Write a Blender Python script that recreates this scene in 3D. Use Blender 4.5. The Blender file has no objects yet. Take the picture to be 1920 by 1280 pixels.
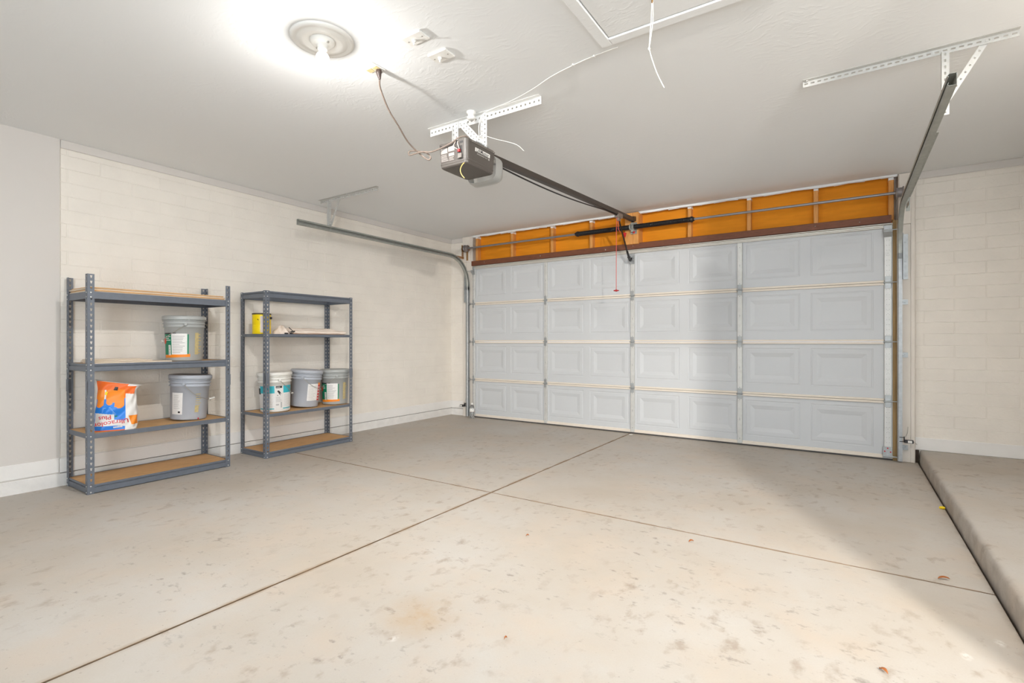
import bpy, math, random
from mathutils import Vector, Matrix
random.seed(7)
SC = bpy.context.scene
COL = SC.collection
PI = math.pi

# ------------------------------------------------------------------ camera
CAM_Z = 1.0695
cam_d = bpy.data.cameras.new('camera'); cam_d.sensor_width = 36.0; cam_d.lens = 947.74 / 1920 * 36
cam_d.clip_start = 0.02
cam = bpy.data.objects.new('camera', cam_d); COL.objects.link(cam)
cam.location = (0, 0, CAM_Z); cam.rotation_euler = (PI/2, 0, math.radians(33.5))
SC.camera = cam

# ------------------------------------------------------------------ light and exposure
world = bpy.data.worlds.new('world'); SC.world = world; world.use_nodes = True
wbg = world.node_tree.nodes['Background']; wbg.inputs[0].default_value = (0.75, 0.85, 1, 1); wbg.inputs[1].default_value = 1.0
SC.view_settings.view_transform = 'Standard'; SC.view_settings.look = 'None'
SC.view_settings.gamma = 1.0; SC.view_settings.use_curve_mapping = False
SC.view_settings.exposure = 0.34
BULB_L = 6200.0          # radiance of the bare bulb on the ceiling
WINDOW_FILL_W = 200.0         # soft fill from a window added in the wall behind the camera
ADDED_LAMP_W = 820.0           # unseen spotlight added in the side alcove for the bright floor patch
DOWN_FILL_W = 19.0            # downlight added right of the frame to brighten floor and raised slab
HC0 = 2.565
def area_light(name, loc, target, sx, sy, watt, col, shape='RECTANGLE'):
    d = bpy.data.lights.new(name, 'AREA'); d.shape = shape; d.size = sx; d.size_y = sy; d.energy = watt; d.color = col
    o = bpy.data.objects.new(name, d); COL.objects.link(o); o.location = loc
    o.rotation_euler = (Vector(target) - Vector(loc)).to_track_quat('-Z', 'Y').to_euler()
    return o
YB = -3.2                # inner face of the wall behind the camera
area_light('added_window_fill', (1.45, YB+.10, 1.40), (-2.6, 1.6, 3.6), 2.3, 1.8, WINDOW_FILL_W, (0.82, 0.92, 1.0))
area_light('added_downlight', (1.02, 2.9, HC0-.012), (1.02, 2.9, 0), .20, .20, DOWN_FILL_W, (1.0, .95, .88), 'DISK')
sd = bpy.data.lights.new('added_alcove_spot', 'SPOT'); sd.energy = ADDED_LAMP_W; sd.color = (1.0, .95, .89); sd.shadow_soft_size = .04
sd.spot_size = math.radians(68); sd.spot_blend = 1.0
so = bpy.data.objects.new('added_alcove_spot', sd); COL.objects.link(so); so.location = (1.98, -.72, 2.30)
so.rotation_euler = (Vector((-1.15, 4.5, .45)) - so.location).to_track_quat('-Z', 'Y').to_euler()

# ------------------------------------------------------------------ materials
def lin(r, g, b):
    f = lambda c: (c/255/12.92) if c/255 <= 0.04045 else ((c/255+0.055)/1.055)**2.4
    return (f(r), f(g), f(b), 1)
MATS = {}
def mat(name, rgb, rough=0.6, metal=0.0, bump=0.0, bscale=80.0, var=0.0, vscale=6.0, spec=0.5, trans=0.0, alpha=1.0, stretch=None, detail=4):
    if name in MATS: return MATS[name]
    m = bpy.data.materials.new(name); m.use_nodes = True; nt = m.node_tree; N = nt.nodes; K = nt.links
    b = N['Principled BSDF']
    c = lin(*rgb) if max(rgb) > 1 else (*rgb, 1)
    b.inputs['Base Color'].default_value = c
    b.inputs['Roughness'].default_value = rough; b.inputs['Metallic'].default_value = metal
    b.inputs['Specular IOR Level'].default_value = spec
    if trans: b.inputs['Transmission Weight'].default_value = trans
    b.inputs['Alpha'].default_value = alpha
    if var or bump:
        g = N.new('ShaderNodeNewGeometry')
        vec = g.outputs['Position']
        if stretch:
            mp = N.new('ShaderNodeMapping'); mp.inputs['Scale'].default_value = stretch
            K.new(vec, mp.inputs['Vector']); vec = mp.outputs['Vector']
    if var:
        n = N.new('ShaderNodeTexNoise'); n.inputs['Scale'].default_value = vscale; n.inputs['Detail'].default_value = detail
        K.new(vec, n.inputs['Vector'])
        r = N.new('ShaderNodeValToRGB'); r.color_ramp.elements[0].position = 0.3; r.color_ramp.elements[1].position = 0.7
        r.color_ramp.elements[0].color = tuple(x*(1-var) for x in c[:3]) + (1,)
        r.color_ramp.elements[1].color = tuple(min(1, x*(1+var)) for x in c[:3]) + (1,)
        K.new(n.outputs['Fac'], r.inputs['Fac']); K.new(r.outputs['Color'], b.inputs['Base Color'])
    if bump:
        n2 = N.new('ShaderNodeTexNoise'); n2.inputs['Scale'].default_value = bscale; n2.inputs['Detail'].default_value = 5
        K.new(vec, n2.inputs['Vector'])
        bp = N.new('ShaderNodeBump'); bp.inputs['Strength'].default_value = bump; bp.inputs['Distance'].default_value = 0.01
        K.new(n2.outputs['Fac'], bp.inputs['Height']); K.new(bp.outputs['Normal'], b.inputs['Normal'])
    MATS[name] = m
    return m
def emit(name, rgb, strength):
    m = bpy.data.materials.new(name); m.use_nodes = True; b = m.node_tree.nodes['Principled BSDF']
    b.inputs['Base Color'].default_value = (1, 1, 1, 1)
    b.inputs['Emission Color'].default_value = (*rgb, 1); b.inputs['Emission Strength'].default_value = strength
    return m

M_wall = mat('wall_paint', (235, 230, 223), 0.75, bump=0.10, bscale=90, var=0.02, vscale=2)
M_block = mat('block_paint', (234, 227, 217), 0.7, bump=0.35, bscale=55, var=0.03, vscale=5)
M_smooth = mat('smooth_paint', (212, 206, 200), 0.7, bump=0.04, bscale=60)
M_base = mat('baseboard_paint', (234, 231, 227), 0.5, bump=0.05, bscale=60, var=0.02, vscale=8)
M_stem = mat('stem_paint', (228, 225, 221), 0.6, bump=0.25, bscale=45, var=0.05, vscale=12)
M_jamb = mat('jamb_paint', (224, 216, 206), 0.6, bump=0.06, bscale=60, var=0.03, vscale=5)
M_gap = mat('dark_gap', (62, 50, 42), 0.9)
M_joint = mat('joint_dirt', (134, 112, 90), 0.95, bump=0.4, bscale=60, var=0.3, vscale=14)
M_galv = mat('galvanised_steel', (172, 175, 176), 0.5, 0.6, var=0.10, vscale=35)
M_stile = mat('stile_steel', (206, 206, 203), 0.5, 0.3, var=0.05, vscale=30)
M_galvd = mat('track_steel', (164, 166, 160), 0.5, 0.45, var=0.10, vscale=20)
M_white = mat('white_plastic', (236, 234, 229), 0.4)
M_wmetal = mat('white_painted_steel', (235, 234, 231), 0.45)
M_hole = mat('hole_shadow', (70, 68, 66), 0.9)
M_door = mat('door_white', (199, 201, 203), 0.5, bump=0.03, bscale=160)
M_tan = mat('door_rail_tan', (226, 216, 203), 0.55)
M_rubber = mat('rubber_seal', (88, 86, 86), 0.8)
M_shelf = mat('shelf_grey_enamel', (106, 112, 122), 0.42, 0.1, var=0.06, vscale=30)
M_black = mat('black_steel', (38, 37, 38), 0.4, 0.2)
M_rail = mat('rail_dark_brown', (70, 62, 56), 0.45, 0.2)
M_ghouse = mat('opener_plastic', (86, 80, 75), 0.45)
M_ghouse2 = mat('opener_plastic_light', (120, 113, 107), 0.5)
M_red = mat('red_plastic', (190, 28, 34), 0.45)
M_redcord = mat('red_cord', (214, 92, 82), 0.7)
M_shaft = mat('shaft_steel', (148, 146, 148), 0.4, 0.6)
M_drum = mat('drum_cast', (140, 134, 134), 0.5, 0.5)
M_bracketgold = mat('zinc_gold', (168, 130, 84), 0.45, 0.6)
M_brown = mat('stained_header', (112, 66, 44), 0.6, bump=0.15, bscale=30, var=0.25, vscale=14, stretch=(1, 12, 12))
M_ply = mat('header_plywood', (226, 142, 34), 0.6, bump=0.06, bscale=20, var=0.07, vscale=5, stretch=(0.8, 1, 7), spec=.12)
M_stud = mat('header_stud', (214, 150, 80), 0.65, bump=0.06, bscale=20, var=0.12, vscale=10, stretch=(8, 8, 1))
M_rawwood = mat('raw_jamb_wood', (172, 140, 92), 0.7, var=0.15, vscale=12, stretch=(6, 6, .6))
M_osb = mat('particle_board', (201, 158, 108), 0.7, var=0.12, vscale=10, stretch=(5, 1, 1), detail=6)
M_plank = mat('cream_plank', (226, 210, 190), 0.6, var=0.05, vscale=12)
M_plank2 = mat('plank_edge_tan', (214, 172, 122), 0.6, var=0.1, vscale=14)
M_bkt = mat('bucket_grey', (172, 174, 172), 0.42, var=0.03, vscale=8)
M_bktb = mat('bucket_bluegrey', (176, 180, 188), 0.42, var=0.03, vscale=8)
M_bktw = mat('bucket_white', (232, 229, 222), 0.4)
M_green = mat('label_green', (0, 128, 92), 0.5)
M_paper = mat('label_paper', (232, 229, 226), 0.6, var=0.04, vscale=90)
M_paperg = mat('label_print_grey', (176, 174, 172), 0.6)
M_orange = mat('print_orange', (245, 140, 30), 0.45)
M_orange2 = mat('print_deep_orange', (238, 108, 30), 0.45)
M_teal = mat('label_teal', (52, 178, 192), 0.5)
M_ink = mat('print_black', (38, 34, 34), 0.5)
M_marker = mat('marker_ochre', (196, 178, 128), 0.6, var=0.12, vscale=60)
M_blue = mat('print_blue', (24, 124, 220), 0.4)
M_blue2 = mat('print_pale_blue', (170, 206, 236), 0.4)
M_redp = mat('print_red', (214, 40, 50), 0.45)
M_bagw = mat('bag_white', (228, 224, 220), 0.4)
M_yellow = mat('can_yellow', (248, 216, 8), 0.35)
M_canlbl = mat('can_label_strip', (214, 202, 196), 0.5)
M_wire = mat('wire_steel', (176, 172, 164), 0.4, 0.5)
M_cord = mat('power_cord_grey', (124, 110, 100), 0.6)
M_plug = mat('plug_dark', (66, 52, 46), 0.5)
M_ivory = mat('ivory_receptacle', (226, 204, 150), 0.5)
M_cloth = mat('canvas_cream', (238, 222, 208), 0.8, bump=0.1, bscale=70, var=0.04, vscale=12)
M_leaf = mat('dry_leaf', (178, 104, 50), 0.7, var=0.2, vscale=60)
M_lens = mat('opener_lens', (224, 224, 220), 0.3, trans=0.75, alpha=1.0)
M_bottle = mat('clear_pet', (236, 238, 238), 0.08, trans=0.92)
M_lblue = mat('bottle_label_blue', (60, 84, 160), 0.4)
M_glass = mat('window_glass', (245, 248, 250), 0.02, trans=1.0)

# ceiling: hand-trowelled plaster
def ceiling_material():
    m = bpy.data.materials.new('ceiling_plaster'); m.use_nodes = True; nt = m.node_tree; N = nt.nodes; K = nt.links; b = N['Principled BSDF']
    b.inputs['Base Color'].default_value = lin(239, 240, 240); b.inputs['Roughness'].default_value = 0.8
    g = N.new('ShaderNodeNewGeometry')
    d = N.new('ShaderNodeTexNoise'); d.inputs['Scale'].default_value = 3; K.new(g.outputs['Position'], d.inputs['Vector'])
    mx = N.new('ShaderNodeVectorMath'); mx.operation = 'MULTIPLY_ADD'; mx.inputs[1].default_value = (.25, .25, 0)
    K.new(d.outputs['Color'], mx.inputs[0]); K.new(g.outputs['Position'], mx.inputs[2])
    mp = N.new('ShaderNodeMapping'); mp.inputs['Scale'].default_value = (1, 2.2, 1); mp.inputs['Rotation'].default_value = (0, 0, .5); K.new(mx.outputs[0], mp.inputs['Vector'])
    n1 = N.new('ShaderNodeTexNoise'); n1.inputs['Scale'].default_value = 20; n1.inputs['Detail'].default_value = 4; K.new(mp.outputs[0], n1.inputs['Vector'])
    n2 = N.new('ShaderNodeTexNoise'); n2.inputs['Scale'].default_value = 2.2; n2.inputs['Detail'].default_value = 3; K.new(g.outputs['Position'], n2.inputs['Vector'])
    r = N.new('ShaderNodeMapRange'); r.inputs[1].default_value = .42; r.inputs[2].default_value = .62; K.new(n2.outputs['Fac'], r.inputs[0])
    r2 = N.new('ShaderNodeMapRange'); r2.inputs[1].default_value = .5; r2.inputs[2].default_value = .75; K.new(n1.outputs['Fac'], r2.inputs[0])
    mu = N.new('ShaderNodeMath'); mu.operation = 'MULTIPLY'; K.new(r.outputs[0], mu.inputs[0]); K.new(r2.outputs[0], mu.inputs[1])
    bp = N.new('ShaderNodeBump'); bp.inputs['Strength'].default_value = .22; bp.inputs['Distance'].default_value = .004
    K.new(mu.outputs[0], bp.inputs['Height']); K.new(bp.outputs['Normal'], b.inputs['Normal'])
    return m
M_ceil = ceiling_material()

XS, JX, JY = 0.528, -2.10, 2.905     # foot of the raised slab, the two saw joints
def floor_material():
    m = bpy.data.materials.new('concrete_floor'); m.use_nodes = True; nt = m.node_tree; N = nt.nodes; K = nt.links; b = N['Principled BSDF']
    b.inputs['Roughness'].default_value = 0.55; b.inputs['Specular IOR Level'].default_value = 0.3
    g = N.new('ShaderNodeNewGeometry'); P = g.outputs['Position']
    def noise(scale, detail=4, rough=.5, off=0.0, sc=None):
        n = N.new('ShaderNodeTexNoise'); n.inputs['Scale'].default_value = scale; n.inputs['Detail'].default_value = detail; n.inputs['Roughness'].default_value = rough
        mp = N.new('ShaderNodeMapping'); mp.inputs['Location'].default_value = (off, off*.7, off*.3)
        if sc: mp.inputs['Scale'].default_value = sc
        K.new(P, mp.inputs['Vector']); K.new(mp.outputs[0], n.inputs['Vector']); return n.outputs['Fac']
    def rng(v, a, bb):
        r = N.new('ShaderNodeMapRange'); r.inputs[1].default_value = a; r.inputs[2].default_value = bb; K.new(v, r.inputs[0]); return r.outputs[0]
    def mul(a, bb):
        x = N.new('ShaderNodeMath'); x.operation = 'MULTIPLY'
        for i, q in enumerate((a, bb)):
            if isinstance(q, (int, float)): x.inputs[i].default_value = q
            else: K.new(q, x.inputs[i])
        return x.outputs[0]
    def mix(fac, c1, c2):
        x = N.new('ShaderNodeMix'); x.data_type = 'RGBA'
        K.new(fac, x.inputs[0])
        for i, q in ((6, c1), (7, c2)):
            if isinstance(q, tuple): x.inputs[i].default_value = q
            else: K.new(q, x.inputs[i])
        return x.outputs[2]
    def spot(cx, cy, r0, r1, sx=1, sy=1):
        mp = N.new('ShaderNodeMapping'); mp.inputs['Location'].default_value = (-cx*sx, -cy*sy, 0); mp.inputs['Scale'].default_value = (sx, sy, 0)
        K.new(P, mp.inputs['Vector'])
        ln = N.new('ShaderNodeVectorMath'); ln.operation = 'LENGTH'; K.new(mp.outputs[0], ln.inputs[0])
        return rng(ln.outputs['Value'], r1, r0)
    c = mix(rng(noise(1.1, 5, .6), .35, .65), lin(188, 183, 176), lin(180, 170, 157))
    c = mix(mul(rng(noise(3.2, 6, .65, 4), .48, .68), .5), c, lin(192, 177, 161))
    # scuffs and footprints: small darker smudges in clusters
    s1 = mul(rng(noise(13, 4, .6, 9, (1, .75, 1)), .555, .70), rng(noise(1.3, 2, .5, 21), .38, .58))
    c = mix(mul(s1, .62), c, lin(150, 134, 118))
    s2 = mul(rng(noise(22, 4, .62, 31, (.8, 1.2, 1)), .60, .73), rng(noise(1.7, 2, .5, 52), .40, .6))
    c = mix(mul(s2, .62), c, lin(122, 112, 104))
    # specks
    c = mix(mul(rng(noise(70, 2, .5, 3), .70, .76), .45), c, lin(110, 96, 84))
    c = mix(mul(rng(noise(160, 2, .6, 13), .3, .8), .14), c, lin(160, 146, 132))
    # the brown stain and two drips of white paint
    st = mul(spot(-1.39, 1.45, .02, .19), rng(noise(9, 5, .65, 2), .25, .6))
    c = mix(mul(st, .75), c, lin(176, 150, 118))
    for (x, y) in ((.455, 2.45), (.34, 2.285), (-1.36, 1.28)):
        c = mix(mul(mul(spot(x, y, .004, .020, 1, .6), rng(noise(60, 3, .6, 5), .40, .55)), .45), c, lin(232, 230, 226))
    # dirt that gathers along the saw joints
    def band(axis, pos, w):
        sp = N.new('ShaderNodeSeparateXYZ'); K.new(P, sp.inputs[0])
        a = N.new('ShaderNodeMath'); a.operation = 'SUBTRACT'; K.new(sp.outputs[axis], a.inputs[0]); a.inputs[1].default_value = pos
        ab = N.new('ShaderNodeMath'); ab.operation = 'ABSOLUTE'; K.new(a.outputs[0], ab.inputs[0]); return rng(ab.outputs[0], w, w*.25)
    c = mix(mul(mul(band(0, JX, .026), rng(noise(6, 4, .6, 17), .42, .60)), .75), c, lin(150, 126, 98))
    c = mix(mul(mul(band(1, JY, .016), rng(noise(6, 4, .6, 27), .46, .62)), .7), c, lin(150, 126, 98))
    c = mix(mul(mul(band(0, XS, .030), rng(noise(8, 4, .6, 37), .40, .65)), .40), c, lin(120, 104, 88))
    K.new(c, b.inputs['Base Color'])
    bp = N.new('ShaderNodeBump'); bp.inputs['Strength'].default_value = .12; bp.inputs['Distance'].default_value = .003
    K.new(noise(90, 5), bp.inputs['Height']); K.new(bp.outputs['Normal'], b.inputs['Normal'])
    return m
M_floor = floor_material()

# ------------------------------------------------------------------ mesh building
WORLD = {}      # object -> world position of its origin
class MB:
    def __init__(s): s.v = []; s.f = []; s.m = []; s.sm = []
    def add(s, vs, fs, m=0, sm=False):
        o = len(s.v); s.v += [tuple(v) for v in vs]
        for f in fs: s.f.append(tuple(i+o for i in f)); s.m.append(m); s.sm.append(sm)
        return s
    def box(s, x0, x1, y0, y1, z0, z1, m=0):
        vs = [(x, y, z) for z in (z0, z1) for y in (y0, y1) for x in (x0, x1)]
        return s.add(vs, [(0,2,3,1), (4,5,7,6), (0,1,5,4), (2,6,7,3), (0,4,6,2), (1,3,7,5)], m)
    def cbox(s, x0, x1, y0, y1, z0, z1, b=.004, m=0):
        b = min(b, (x1-x0)*.45, (y1-y0)*.45, (z1-z0)*.45)
        X, Y, Z = (x0, x1), (y0, y1), (z0, z1); vs = []; ix = {}
        for i in (0, 1):
            for j in (0, 1):
                for k in (0, 1):
                    sx, sy, sz = (b if i == 0 else -b), (b if j == 0 else -b), (b if k == 0 else -b)
                    for a in range(3):
                        p = [X[i]+sx, Y[j]+sy, Z[k]+sz]; p[a] = (X[i], Y[j], Z[k])[a]
                        ix[(i, j, k, a)] = len(vs); vs.append(p)
        F = []
        cx = Vector(((x0+x1)/2, (y0+y1)/2, (z0+z1)/2))
        def put(ids):
            p = [Vector(vs[q]) for q in ids]; n = (p[1]-p[0]).cross(p[2]-p[0]); c = sum(p, Vector())/len(p)
            F.append(tuple(ids) if n.dot(c-cx) > 0 else tuple(reversed(ids)))
        for a in range(3):
            o = [q for q in range(3) if q != a]
            for e in (0, 1):
                ids = []
                for (p, q) in ((0, 0), (1, 0), (1, 1), (0, 1)):
                    t = [0]*3; t[a] = e; t[o[0]] = p; t[o[1]] = q; ids.append(ix[(*t, a)])
                put(ids)
        for a in range(3):
            o = [q for q in range(3) if q != a]
            for p in (0, 1):
                for q in (0, 1):
                    t0 = [0]*3; t0[o[0]] = p; t0[o[1]] = q; t1 = list(t0); t1[a] = 1
                    put([ix[(*t0, o[0])], ix[(*t1, o[0])], ix[(*t1, o[1])], ix[(*t0, o[1])]])
        for t in [(i, j, k) for i in (0, 1) for j in (0, 1) for k in (0, 1)]: put([ix[(*t, 0)], ix[(*t, 1)], ix[(*t, 2)]])
        return s.add(vs, F, m)
    def obox(s, p0, p1, w, h, side=(0, 0, 1), m=0):
        """a bar from p0 to p1, w across 'side' cross axis, h along side"""
        p0, p1 = Vector(p0), Vector(p1); d = (p1-p0).normalized(); u = Vector(side); u = (u - d*u.dot(d)).normalized(); r = d.cross(u)
        vs = []
        for p in (p0, p1):
            for a, b in ((-1, -1), (1, -1), (1, 1), (-1, 1)): vs.append(p + r*(a*w/2) + u*(b*h/2))
        return s.add(vs, [(0,3,2,1), (4,5,6,7), (0,1,5,4), (1,2,6,5), (2,3,7,6), (3,0,4,7)], m)
    def cyl(s, p0, p1, r0, r1=None, n=16, m=0, sm=True, caps=True):
        r1 = r0 if r1 is None else r1
        p0, p1 = Vector(p0), Vector(p1); d = (p1-p0).normalized(); u = d.orthogonal().normalized(); w = d.cross(u)
        vs = [p + (u*math.cos(2*PI*i/n) + w*math.sin(2*PI*i/n))*r for p, r in ((p0, r0), (p1, r1)) for i in range(n)]
        s.add(vs, [(i, (i+1) % n, n+(i+1) % n, n+i) for i in range(n)], m, sm)
        if caps: s.add(vs, [tuple(reversed(range(n))), tuple(range(n, 2*n))], m)
        return s
    def tube(s, pts, r, n=8, m=0, taper=None):
        P = [Vector(p) for p in pts]; k = len(P)
        u = None; vs = []
        for i in range(k):
            d = (P[min(i+1, k-1)] - P[max(i-1, 0)]).normalized()
            u = d.orthogonal().normalized() if u is None else (u - d*u.dot(d)).normalized()
            w = d.cross(u); rr = r if taper is None else r*taper(i/(k-1))
            for j in range(n): vs.append(P[i] + (u*math.cos(2*PI*j/n) + w*math.sin(2*PI*j/n))*rr)
        s.add(vs, [(i*n+j, i*n+(j+1) % n, (i+1)*n+(j+1) % n, (i+1)*n+j) for i in range(k-1) for j in range(n)], m, True)
        s.add(vs, [tuple(reversed(range(n))), tuple(range((k-1)*n, k*n))], m)
        return s
    def lathe(s, prof, c=(0, 0, 0), n=40, m=0, sm=True, cap0=True, cap1=True, tilt=None):
        """profile of (radius, z)"""
        vs = [(r*math.cos(2*PI*i/n), r*math.sin(2*PI*i/n), z) for r, z in prof for i in range(n)]
        if tilt is not None: vs = [tuple(tilt @ Vector(v)) for v in vs]
        vs = [(v[0]+c[0], v[1]+c[1], v[2]+c[2]) for v in vs]
        k = len(prof)
        s.add(vs, [(i*n+j, i*n+(j+1) % n, (i+1)*n+(j+1) % n, (i+1)*n+j) for i in range(k-1) for j in range(n)], m, sm)
        if cap0: s.add(vs, [tuple(reversed(range(n)))], m)
        if cap1: s.add(vs, [tuple(range((k-1)*n, k*n))], m)
        return s
    def perf(s, o, U, V, length, width, pitch, hw, hh, t, v0=.5, m=0, taper=1.0, start=0.0):
        """perforated strip: o corner, U along, V across; real holes"""
        o, U, V = Vector(o), Vector(U).normalized(), Vector(V).normalized(); W = U.cross(V)
        k = max(1, round((length-start)/pitch)); pt = (length-start)/k
        def quad(a, b, c, d): s.add([a, b, c, d], [(0, 1, 2, 3)], m)
        P = lambda u, v, w: o + U*u + V*v + W*w
        for i in range(k):
            u0 = start + i*pt; u1 = u0+pt; uc = (u0+u1)/2; vc = width*v0
            out = [(u0, 0), (u1, 0), (u1, width), (u0, width)]
            inn = [(uc-hh/2, vc-hw/2*taper), (uc+hh/2, vc-hw/2), (uc+hh/2, vc+hw/2), (uc-hh/2, vc+hw/2*taper)]
            for j in range(4):
                a, b = out[j], out[(j+1) % 4]; c, d = inn[(j+1) % 4], inn[j]
                quad(P(*a, t), P(*b, t), P(*c, t), P(*d, t)); quad(P(*b, 0), P(*a, 0), P(*d, 0), P(*c, 0))
                quad(P(*d, t), P(*c, t), P(*c, 0), P(*d, 0))
        for (a, b) in (((0, 0), (length, 0)), ((length, 0), (length, width)), ((length, width), (0, width)), ((0, width), (0, 0))):
            quad(P(*a, 0), P(*b, 0), P(*b, t), P(*a, t))
        if start: quad(P(0, 0, t), P(start, 0, t), P(start, width, t), P(0, width, t)); quad(P(start, 0, 0), P(0, 0, 0), P(0, width, 0), P(start, width, 0))
        return s
    TINY = ('rivet', 'screw', 'nail', 'slot', 'staple', 'lid_tab', 'print', 'barcode_bars', 'marker_writing', 'sticker_print', 'small_print', 'fine_print', 'red_bolt', 'terminal_wire', 'loose_strand', 'strap_end', 'lettering', 'brand_lettering', 'maker_lettering')
    def build(s, name, mats, parent=None, origin=None):
        me = bpy.data.meshes.new(name)
        base = WORLD[parent] if parent is not None else Vector((0, 0, 0))
        if parent is None:
            if origin is None:
                xs, ys, zs = zip(*s.v); origin = ((min(xs)+max(xs))/2, (min(ys)+max(ys))/2, min(zs))
            base = Vector(origin)
        me.from_pydata([(v[0]-base[0], v[1]-base[1], v[2]-base[2]) for v in s.v], [], s.f)
        if not isinstance(mats, (list, tuple)): mats = [mats]
        for q in mats: me.materials.append(q)
        me.polygons.foreach_set('material_index', s.m); me.polygons.foreach_set('use_smooth', s.sm); me.update()
        o = bpy.data.objects.new(name, me); COL.objects.link(o)
        if parent is None: o.location = base
        else: o.parent = parent
        if parent is not None and name in MB.TINY: o['kind'] = 'stuff'
        WORLD[o] = base.copy() if parent is None else WORLD[parent].copy()
        return o
def tag(o, label, cat, group=None, kind=None):
    o['label'] = label; o['category'] = cat
    if group: o['group'] = group
    if kind: o['kind'] = kind
    return o
def empty(name, loc, label, cat, group=None, kind=None):
    o = bpy.data.objects.new(name, None); COL.objects.link(o); o.location = loc; o.empty_display_size = .05
    WORLD[o] = Vector(loc); return tag(o, label, cat, group, kind)
def struct(o, label, cat): return tag(o, label, cat, None, 'structure')
def text_geo(body, size):
    cu = bpy.data.curves.new('lettering', 'FONT'); cu.body = body; cu.size = size; cu.align_x = 'CENTER'; cu.align_y = 'CENTER'; cu.resolution_u = 3; cu.offset = size*.006
    ob = bpy.data.objects.new('lettering', cu); me = bpy.data.meshes.new_from_object(ob)
    vs = [tuple(v.co) for v in me.vertices]; fs = [tuple(p.vertices) for p in me.polygons]
    bpy.data.objects.remove(ob); bpy.data.curves.remove(cu); bpy.data.meshes.remove(me)
    return vs, fs
def smooth(pts, n=6):
    """Catmull-Rom through points"""
    P = [Vector(p) for p in pts]; out = []
    for i in range(len(P)-1):
        a, b, c, d = P[max(i-1, 0)], P[i], P[i+1], P[min(i+2, len(P)-1)]
        for k in range(n):
            t = k/n; out.append(.5*((2*b) + (c-a)*t + (2*a-5*b+4*c-d)*t*t + (3*b-a-3*c+d)*t**3))
    return out + [P[-1]]

XL, YF, HC = -4.857, 5.716, 2.565     # left wall face, front (door) wall face, ceiling height
SLAB = 0.112

# ================================================================== the setting
fl = struct(MB().box(-5.1, 2.9, YB-.2, 5.95, -.12, -.030).build('floor', M_joint, origin=(0, 0, 0)), 'worn beige concrete garage floor cut by saw joints', 'floor')
G = .0048
for (x0, x1) in ((XL-.2, JX-G), (JX+G, XS-.004)):
    for (y0, y1) in ((YB-.15, JY-G*.8), (JY+G*.8, 5.9)):
        sl_ = MB().cbox(x0, x1, y0, y1, -.10, 0, .0012).build('concrete_slab', [M_floor, M_joint], fl)
        for p_ in sl_.data.polygons: p_.material_index = 0 if p_.normal.z > .9 else 1     # sawn edges are full of dirt
# raised slab on the right with a worn rounded edge
m = MB(); ny = 110; prof = [(0.0, -.1), (.001, .03), (.002, .080), (.006, .099), (.014, .108), (.028, SLAB), (2.4, SLAB)]
vs = []
for i in range(ny+1):
    y = YB - .15 + i*((5.95-YB)/ny)
    for j, (dx, z) in enumerate(prof):
        w = (random.uniform(-.004, .004) if 1 <= j <= 5 else 0)
        vs.append((XS+.008+dx+w, y, z + (random.uniform(-.003, .002) if 2 <= j <= 5 else 0)))
k = len(prof)
m.add(vs, [(i*k+j, i*k+j+1, (i+1)*k+j+1, (i+1)*k+j) for i in range(ny) for j in range(k-1)], 0, True)
m.v = [v for v in m.v]; m.f = [tuple(reversed(f)) for f in m.f]
struct(m.build('floor_raised', M_floor, origin=(XS, 0, 0)), 'raised concrete slab with worn rounded edge, right of the parking bay', 'floor')

ce = struct(MB().box(-5.1, 2.9, YB-.2, 5.68, HC, HC+.05).box(-4.43, .345, 5.68, 5.95, HC+.012, HC+.05).box(-5.1, -4.43, 5.68, 5.95, HC, HC+.05).box(.345, 2.9, 5.68, 5.95, HC, HC+.05).build('ceiling', M_ceil, origin=(0, 0, HC)), 'white hand-trowelled plaster ceiling of the garage', 'ceiling')
# ragged lip where the ceiling board stops above the header
m = MB()
xs = [-4.42 + i*.12 for i in range(41)]
for i in range(40):
    h0, h1 = (HC-.018-.010*random.random() for _ in range(2))
    m.add([(xs[i], 5.668, HC), (xs[i+1], 5.668, HC), (xs[i+1], 5.668, h1), (xs[i], 5.668, h0), (xs[i], 5.682, HC), (xs[i+1], 5.682, HC), (xs[i+1], 5.682, h1), (xs[i], 5.682, h0)],
          [(3, 2, 1, 0), (4, 5, 6, 7), (2, 3, 7, 6), (0, 4, 7, 3), (1, 2, 6, 5)])
m.build('plaster_lip', M_ceil, ce)

# ---- block walls
BH, BL, Z0 = .1018, .4064, .0135
_bm = {}
def block_mesh(axis, a, h):
    key = (axis, round(a, 3), round(h, 3))
    if key not in _bm:
        m = MB(); t = .05
        if axis == 'y': m.cbox(-t, 0, .0028, a-.0028, .0010, h-.0010, .0026)
        else: m.cbox(.0028, a-.0028, 0, t, .0010, h-.0010, .0026)
        me = bpy.data.meshes.new('block'); me.from_pydata(m.v, [], m.f); me.materials.append(M_block); _bm[key] = me
    return _bm[key]
def lay_blocks(parent, axis, face, a0, a1, z0, z1, phase, kflip):
    k = math.floor((z0-Z0)/BH)
    while Z0 + k*BH < z1:
        lo, hi = max(z0, Z0+k*BH), min(z1, Z0+(k+1)*BH)
        ph = phase + (BL/2 if (k+kflip) % 2 else 0)
        n = math.floor((a0-ph)/BL)
        while ph + n*BL < a1:
            s, e = max(a0, ph+n*BL), min(a1, ph+(n+1)*BL); n += 1
            if e-s < .02 or hi-lo < .02: continue
            o = bpy.data.objects.new('block', block_mesh(axis, e-s, hi-lo)); COL.objects.link(o); o.parent = parent
            j = random.uniform(-.0012, .0008)
            w = Vector((face+j, s, lo)) if axis == 'y' else Vector((s, face+j, lo))
            o.location = w - WORLD[parent]; WORLD[o] = w
        k += 1
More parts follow.
